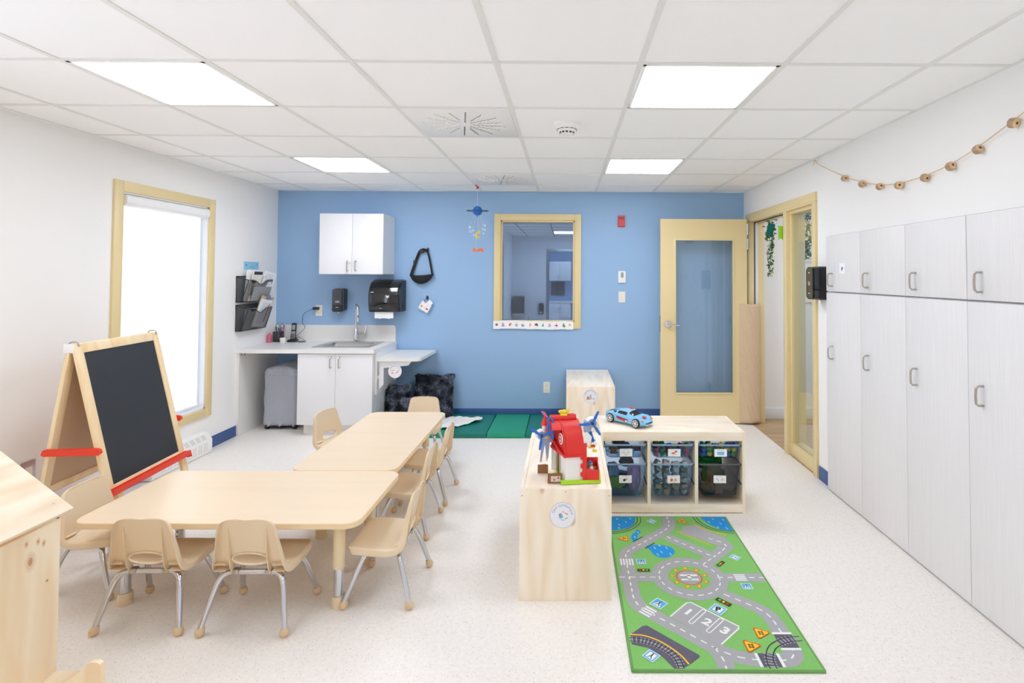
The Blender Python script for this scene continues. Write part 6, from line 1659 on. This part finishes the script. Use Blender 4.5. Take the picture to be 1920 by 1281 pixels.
poly([(.45, 1.165), (.53, 1.185), (.60, 1.09), (.668, 1.02), (.60, .93), (.41, 1.09), (.43, 1.13)], 'rroad')
RC = (.361, .625); 
poly(circ(RC[0], RC[1], .186, 48), 'rroad'); poly(circ(RC[0], RC[1], .105, 40), 'rgreen'); poly(circ(RC[0], RC[1], .0645, 36), 'rorange'); poly(circ(RC[0], RC[1], .058, 36), 'rroad')
poly(D['lot2'], 'rroad'); z = lay(); q.use('rwhite'); q.strip([IN(p) for p in D['lot2']], .0065, z)
for a, b_ in (D['bar1'], D['bar2']):
    A_ = Vector(a); B_ = Vector(b_); dd = (B_ - A_).normalized(); nn = Vector((-dd.y, dd.x)); Rr = .0095
    pp = [A_ + nn * Rr * math.cos(x) - dd * Rr * math.sin(x) for x in [PI * i / 8 for i in range(9)]] + [B_ - nn * Rr * math.cos(x) + dd * Rr * math.sin(x) for x in [PI * i / 8 for i in range(9)]]
    q.use('rwhite'); q.strip([(p.x, p.y) for p in pp] + [(pp[0].x, pp[0].y)], .0045, lay())
z = lay()
for k, rd in enumerate(roads): dashes(rd, 'rwhite', .0065, .026, .022, z)
dashes([(RC[0] + .148 * math.cos(a), RC[1] + .148 * math.sin(a)) for a in [2 * PI * i / 80 for i in range(81)]], 'rwhite', .0065, .026, .021, z)
# zebra crossings
def zebra(c, ux, uy, n_, w, l):
    zz = lay(); q.use('rwhite'); u = Vector(ux).normalized(); v = Vector(uy).normalized()
    for k in range(n_):
        o = Vector(c) + u * (k - (n_ - 1) / 2) * w * 1.75; p = [o + u * w / 2 + v * l / 2, o - u * w / 2 + v * l / 2, o - u * w / 2 - v * l / 2, o + u * w / 2 - v * l / 2]
        q.flat([(a.x, a.y) for a in p], zz)
def patchr(c, w, h, rot, m_):
    u = Vector((math.cos(rot), math.sin(rot))); v = Vector((-u.y, u.x)); c = Vector(c)
    poly([(p.x, p.y) for p in (c + u * w / 2 + v * h / 2, c - u * w / 2 + v * h / 2, c - u * w / 2 - v * h / 2, c + u * w / 2 - v * h / 2)], m_)
patchr((.066, .767), RWd, .070, 0, 'rroad'); zebra((.066, .767), (1, 0), (0, 1), 5, .0085, .062)
patchr((.615, .626), .062, RWd, 0, 'rroad'); zebra((.615, .626), (0, 1), (1, 0), 4, .0085, .055)
patchr((.115, .356), .060, RWd, -PI / 4, 'rroad'); zebra((.115, .356), (1, 1), (1, -1), 4, .0095, .058)
# dark crossings with white bars
patchr((.656, .167), RWd, .085, 0, 'rdark'); patchr((.656, .214), RWd + .006, .013, 0, 'rwhite'); patchr((.656, .120), RWd + .006, .013, 0, 'rwhite')
patchr((.547, .0575), .072, RWd, 0, 'rdark'); patchr((.504, .0575), .012, RWd, 0, 'rwhite'); patchr((.590, .0575), .012, RWd, 0, 'rwhite')
poly([(.018, .165), (.020, .204), (.077, .257), (.096, .262), (.278, .084), (.277, .074), (.231, .035), (.20, .012), (.165, .012), (.13, .075), (.08, .125), (.018, .145)], 'rdark')
def track(pts, gauge, ties, mt='rink', mtie='rroad', half=None):
    P = sm(pts, 8); V = [Vector(p) for p in P]; zz = lay()
    if ties:
        q.use(mtie); acc = 0
        for a, b_ in zip(V[:-1], V[1:]):
            acc += (b_ - a).length
            if acc > .013:
                acc = 0; t_ = (b_ - a).normalized(); n_ = Vector((-t_.y, t_.x))
                if half and not half(a): continue
                q.strip([tuple(a + n_ * gauge * .85), tuple(a - n_ * gauge * .85)], .0055, zz)
    zz = lay(); q.use(mt)
    for s in (-1, 1):
        L_ = []
        for i, p in enumerate(V):
            t_ = (V[min(i + 1, len(V) - 1)] - V[max(0, i - 1)]); n_ = Vector((-t_.y, t_.x)).normalized(); L_.append(IN(tuple(p + n_ * s * gauge / 2)))
        q.strip(L_, .0042, zz)
track([(.012, .174), (.059, .169), (.114, .146), (.160, .108), (.184, .07), (.192, .03), (.192, .012)], .020, True)
q.use('ryellow'); q.strip(sm([(.020, .204), (.072, .198), (.125, .171), (.17, .129), (.206, .08), (.226, .034)]), .007, lay())
track([(.545, .012), (.545, .042), (.556, .085), (.585, .13), (.629, .160), (.671, .175), (.722, .182)], .026, True, half=lambda p: p.x > .61 or p.y < .10)
track([(.195, RL - .012), (.188, 1.218), (.150, 1.155), (.092, 1.105), (.012, 1.078)], .020, True, half=lambda p: .12 < p.x < .16)
track([(.540, RL - .012), (.559, 1.20), (.607, 1.135), (.66, 1.105), (RW - .012, 1.09)], .020, False)
# hatched yellow edges of the long lot
for pts in (D['yl1'], D['yl2']):
    V = [Vector(p) for p in pts]; zz = lay(); q.use('ryellow')
    for a, b_ in zip(V[:-1], V[1:]):
        n_ = int((b_ - a).length / .019)
        for k in range(n_):
            c = a.lerp(b_, (k + .5) / n_); q.flat([IN((c.x - .009, c.y + .002)), IN((c.x - .003, c.y + .007)), IN((c.x + .010, c.y - .002)), IN((c.x + .004, c.y - .007))], zz)
q.use('rink'); q.strip(D['ln1'], .006, lay()); q.strip(D['ln2'], .006, lay())
# ripples
def ripple(x, y, s=.011):
    q.use('rwhite'); q.strip([(x - s * .4, y + s), (x + s * .1, y + s * .5), (x - s * .2, y), (x + s * .4, y - s * .5), (x + s * .1, y - s)], .0035, zc[0])
lay()
for x, y in ((.06, 1.255), (.065, 1.18), (.11, 1.215), (.14, 1.26), (.06, 1.14), (.615, 1.22), (.65, 1.26), (.68, 1.20), (.71, 1.25), (.70, 1.14), (.65, 1.15), (.165, 1.085), (.14, 1.03), (.235, .91), (.265, .865), (.30, .91), (.24, .84), (.31, .845), (.265, .935)): ripple(x, y)
# H pad
z = lay(); q.use('rwhite')
for a, b_, w_ in (((.318, .643), (.404, .643), .014), ((.318, .606), (.404, .606), .014), ((.361, .643), (.361, .606), .016)): q.strip([a, b_], w_, z)
for k in range(9):
    a = 2 * PI * (k + .3) / 9; q.use('rorange'); q.flat(circ(RC[0] + .083 * math.cos(a), RC[1] + .083 * math.sin(a), .0115, 12), lay(.00001)); q.use('ryellow'); q.flat(circ(RC[0] + .083 * math.cos(a), RC[1] + .083 * math.sin(a), .0085, 12), lay(.00001))
# parking numbers
for s_, (x, y) in zip('123', D['n']): 
    q.use('rwhite'); q.text(s_, .062, Matrix.Translation((x + .004, y, lay())) @ Matrix.Rotation(-PI / 4, 4, 'Z') @ Matrix.Diagonal((1.15, 1, 1, 1)), bold=.0028)
# square signs
for k, (x, y) in enumerate(D['sq']):
    rot = (PI / 4, 0, PI / 4, 0, PI / 4, PI / 4, PI / 4)[k]; sz = (.040, .044, .042, .044, .056, .056, .048)[k]
    patchr((x, y), sz * 1.12, sz * 1.12, rot, 'rpale'); patchr((x, y), sz * .95, sz * .95, rot, 'rlblue')
    if k in (0, 2, 5, 6): patchr((x, y), sz * .70, sz * .70, rot, 'rwhite')
    A_ = Matrix.Translation((x, y, 0)) @ Matrix.Rotation(rot - (PI / 2 if k >= 4 else 0), 4, 'Z')
    if k == 5: q.use('rink'); q.text('P', .042, Matrix.Translation((x, y, lay())) @ Matrix.Rotation(-.35, 4, 'Z'), bold=.0026)
    else:
        if k in (1, 3, 4): q.use('rwhite'); q.flat([(-sz * .38, -sz * .38), (sz * .38, -sz * .38), (0, sz * .36)], lay(), A_)
        q.use('rink'); s_ = sz * .5
        q.flat([(-s_ * .12, s_ * .55), (s_ * .12, s_ * .55), (s_ * .15, 0), (-s_ * .10, 0)], lay(), A_); q.flat([(-s_ * .1, .0), (s_ * .08, 0), (-s_ * .25, -s_ * .6), (-s_ * .42, -s_ * .6)], zc[0], A_); q.flat([(-s_ * .05, .0), (s_ * .14, 0), (s_ * .45, -s_ * .55), (s_ * .28, -s_ * .6)], zc[0], A_); q.flat(circ(0, s_ * .68, s_ * .12, 8), zc[0], A_)
# yellow triangles
def tri(x, y, s, rot):
    for m_, f in (('rorange', 1.), ('ryellow', .80)):
        q.use(m_); q.flat([(x + s * f * math.cos(rot + a), y + s * f * math.sin(rot + a)) for a in (0, .22, 2 * PI / 3 - .1, 2 * PI / 3 + .12, -2 * PI / 3 - .1, -2 * PI / 3 + .1)], lay())
    q.use('rink'); z_ = lay()
    for d_ in (-.16, .16): q.strip([(x + s * d_, y - s * .32), (x + s * d_, y + s * .32)], s * .09, z_)
    for d_ in (-.22, 0, .22): q.strip([(x - s * .3, y + s * d_), (x + s * .3, y + s * d_)], s * .09, z_)
tri(.078, 1.013, .034, PI); tri(.453, 1.228, .034, PI + .2); tri(.568, .213, .038, .0); tri(.50, .134, .040, .0)
# traffic lights
for (x, y), rot, w_, flip in ((D['tl'][0], 0, .064, 1), (D['tl'][1], PI / 4, .060, -1), (D['tl'][2], -PI / 4, .072, -1)):
    patchr((x, y), w_, w_ * .34, rot, 'rbrown')
    for k, m_ in zip((-1, 0, 1), ('rred', 'ryellow', 'rgreen')):
        q.use(m_); q.flat(circ(x + k * flip * w_ * .27 * math.cos(rot), y + k * flip * w_ * .27 * math.sin(rot), w_ * .10, 12), lay(.00002))
o = q.build('road_rug', loc=(.252, 2.052, .0005), sharp=20); o.rotation_euler = (0, 0, -.004)
tag(o, 'green children rug printed with grey roads, ponds, rails and a heliport', 'rug')
# normals of the printed layers must look up
for p in o.data.polygons: pass
SC.world = bpy.data.worlds.new('world'); SC.world.use_nodes = True
bg = SC.world.node_tree.nodes['Background']; bg.inputs[0].default_value = lin((220, 234, 255)); bg.inputs[1].default_value = 1.0

vs_ = SC.view_settings; vs_.view_transform = 'Standard'; vs_.look = 'None'; vs_.gamma = 1.0; vs_.use_curve_mapping = False; vs_.exposure = 0.45
SC.cycles.max_bounces = 16; SC.cycles.diffuse_bounces = 12; SC.cycles.adaptive_threshold = .04; SC.cycles.transparent_max_bounces = 16; SC.cycles.glossy_bounces = 4
SC.cycles.sample_clamp_indirect = 6.0
SC.cycles.use_denoising = True
SC.cycles.caustics_reflective = False; SC.cycles.caustics_refractive = False
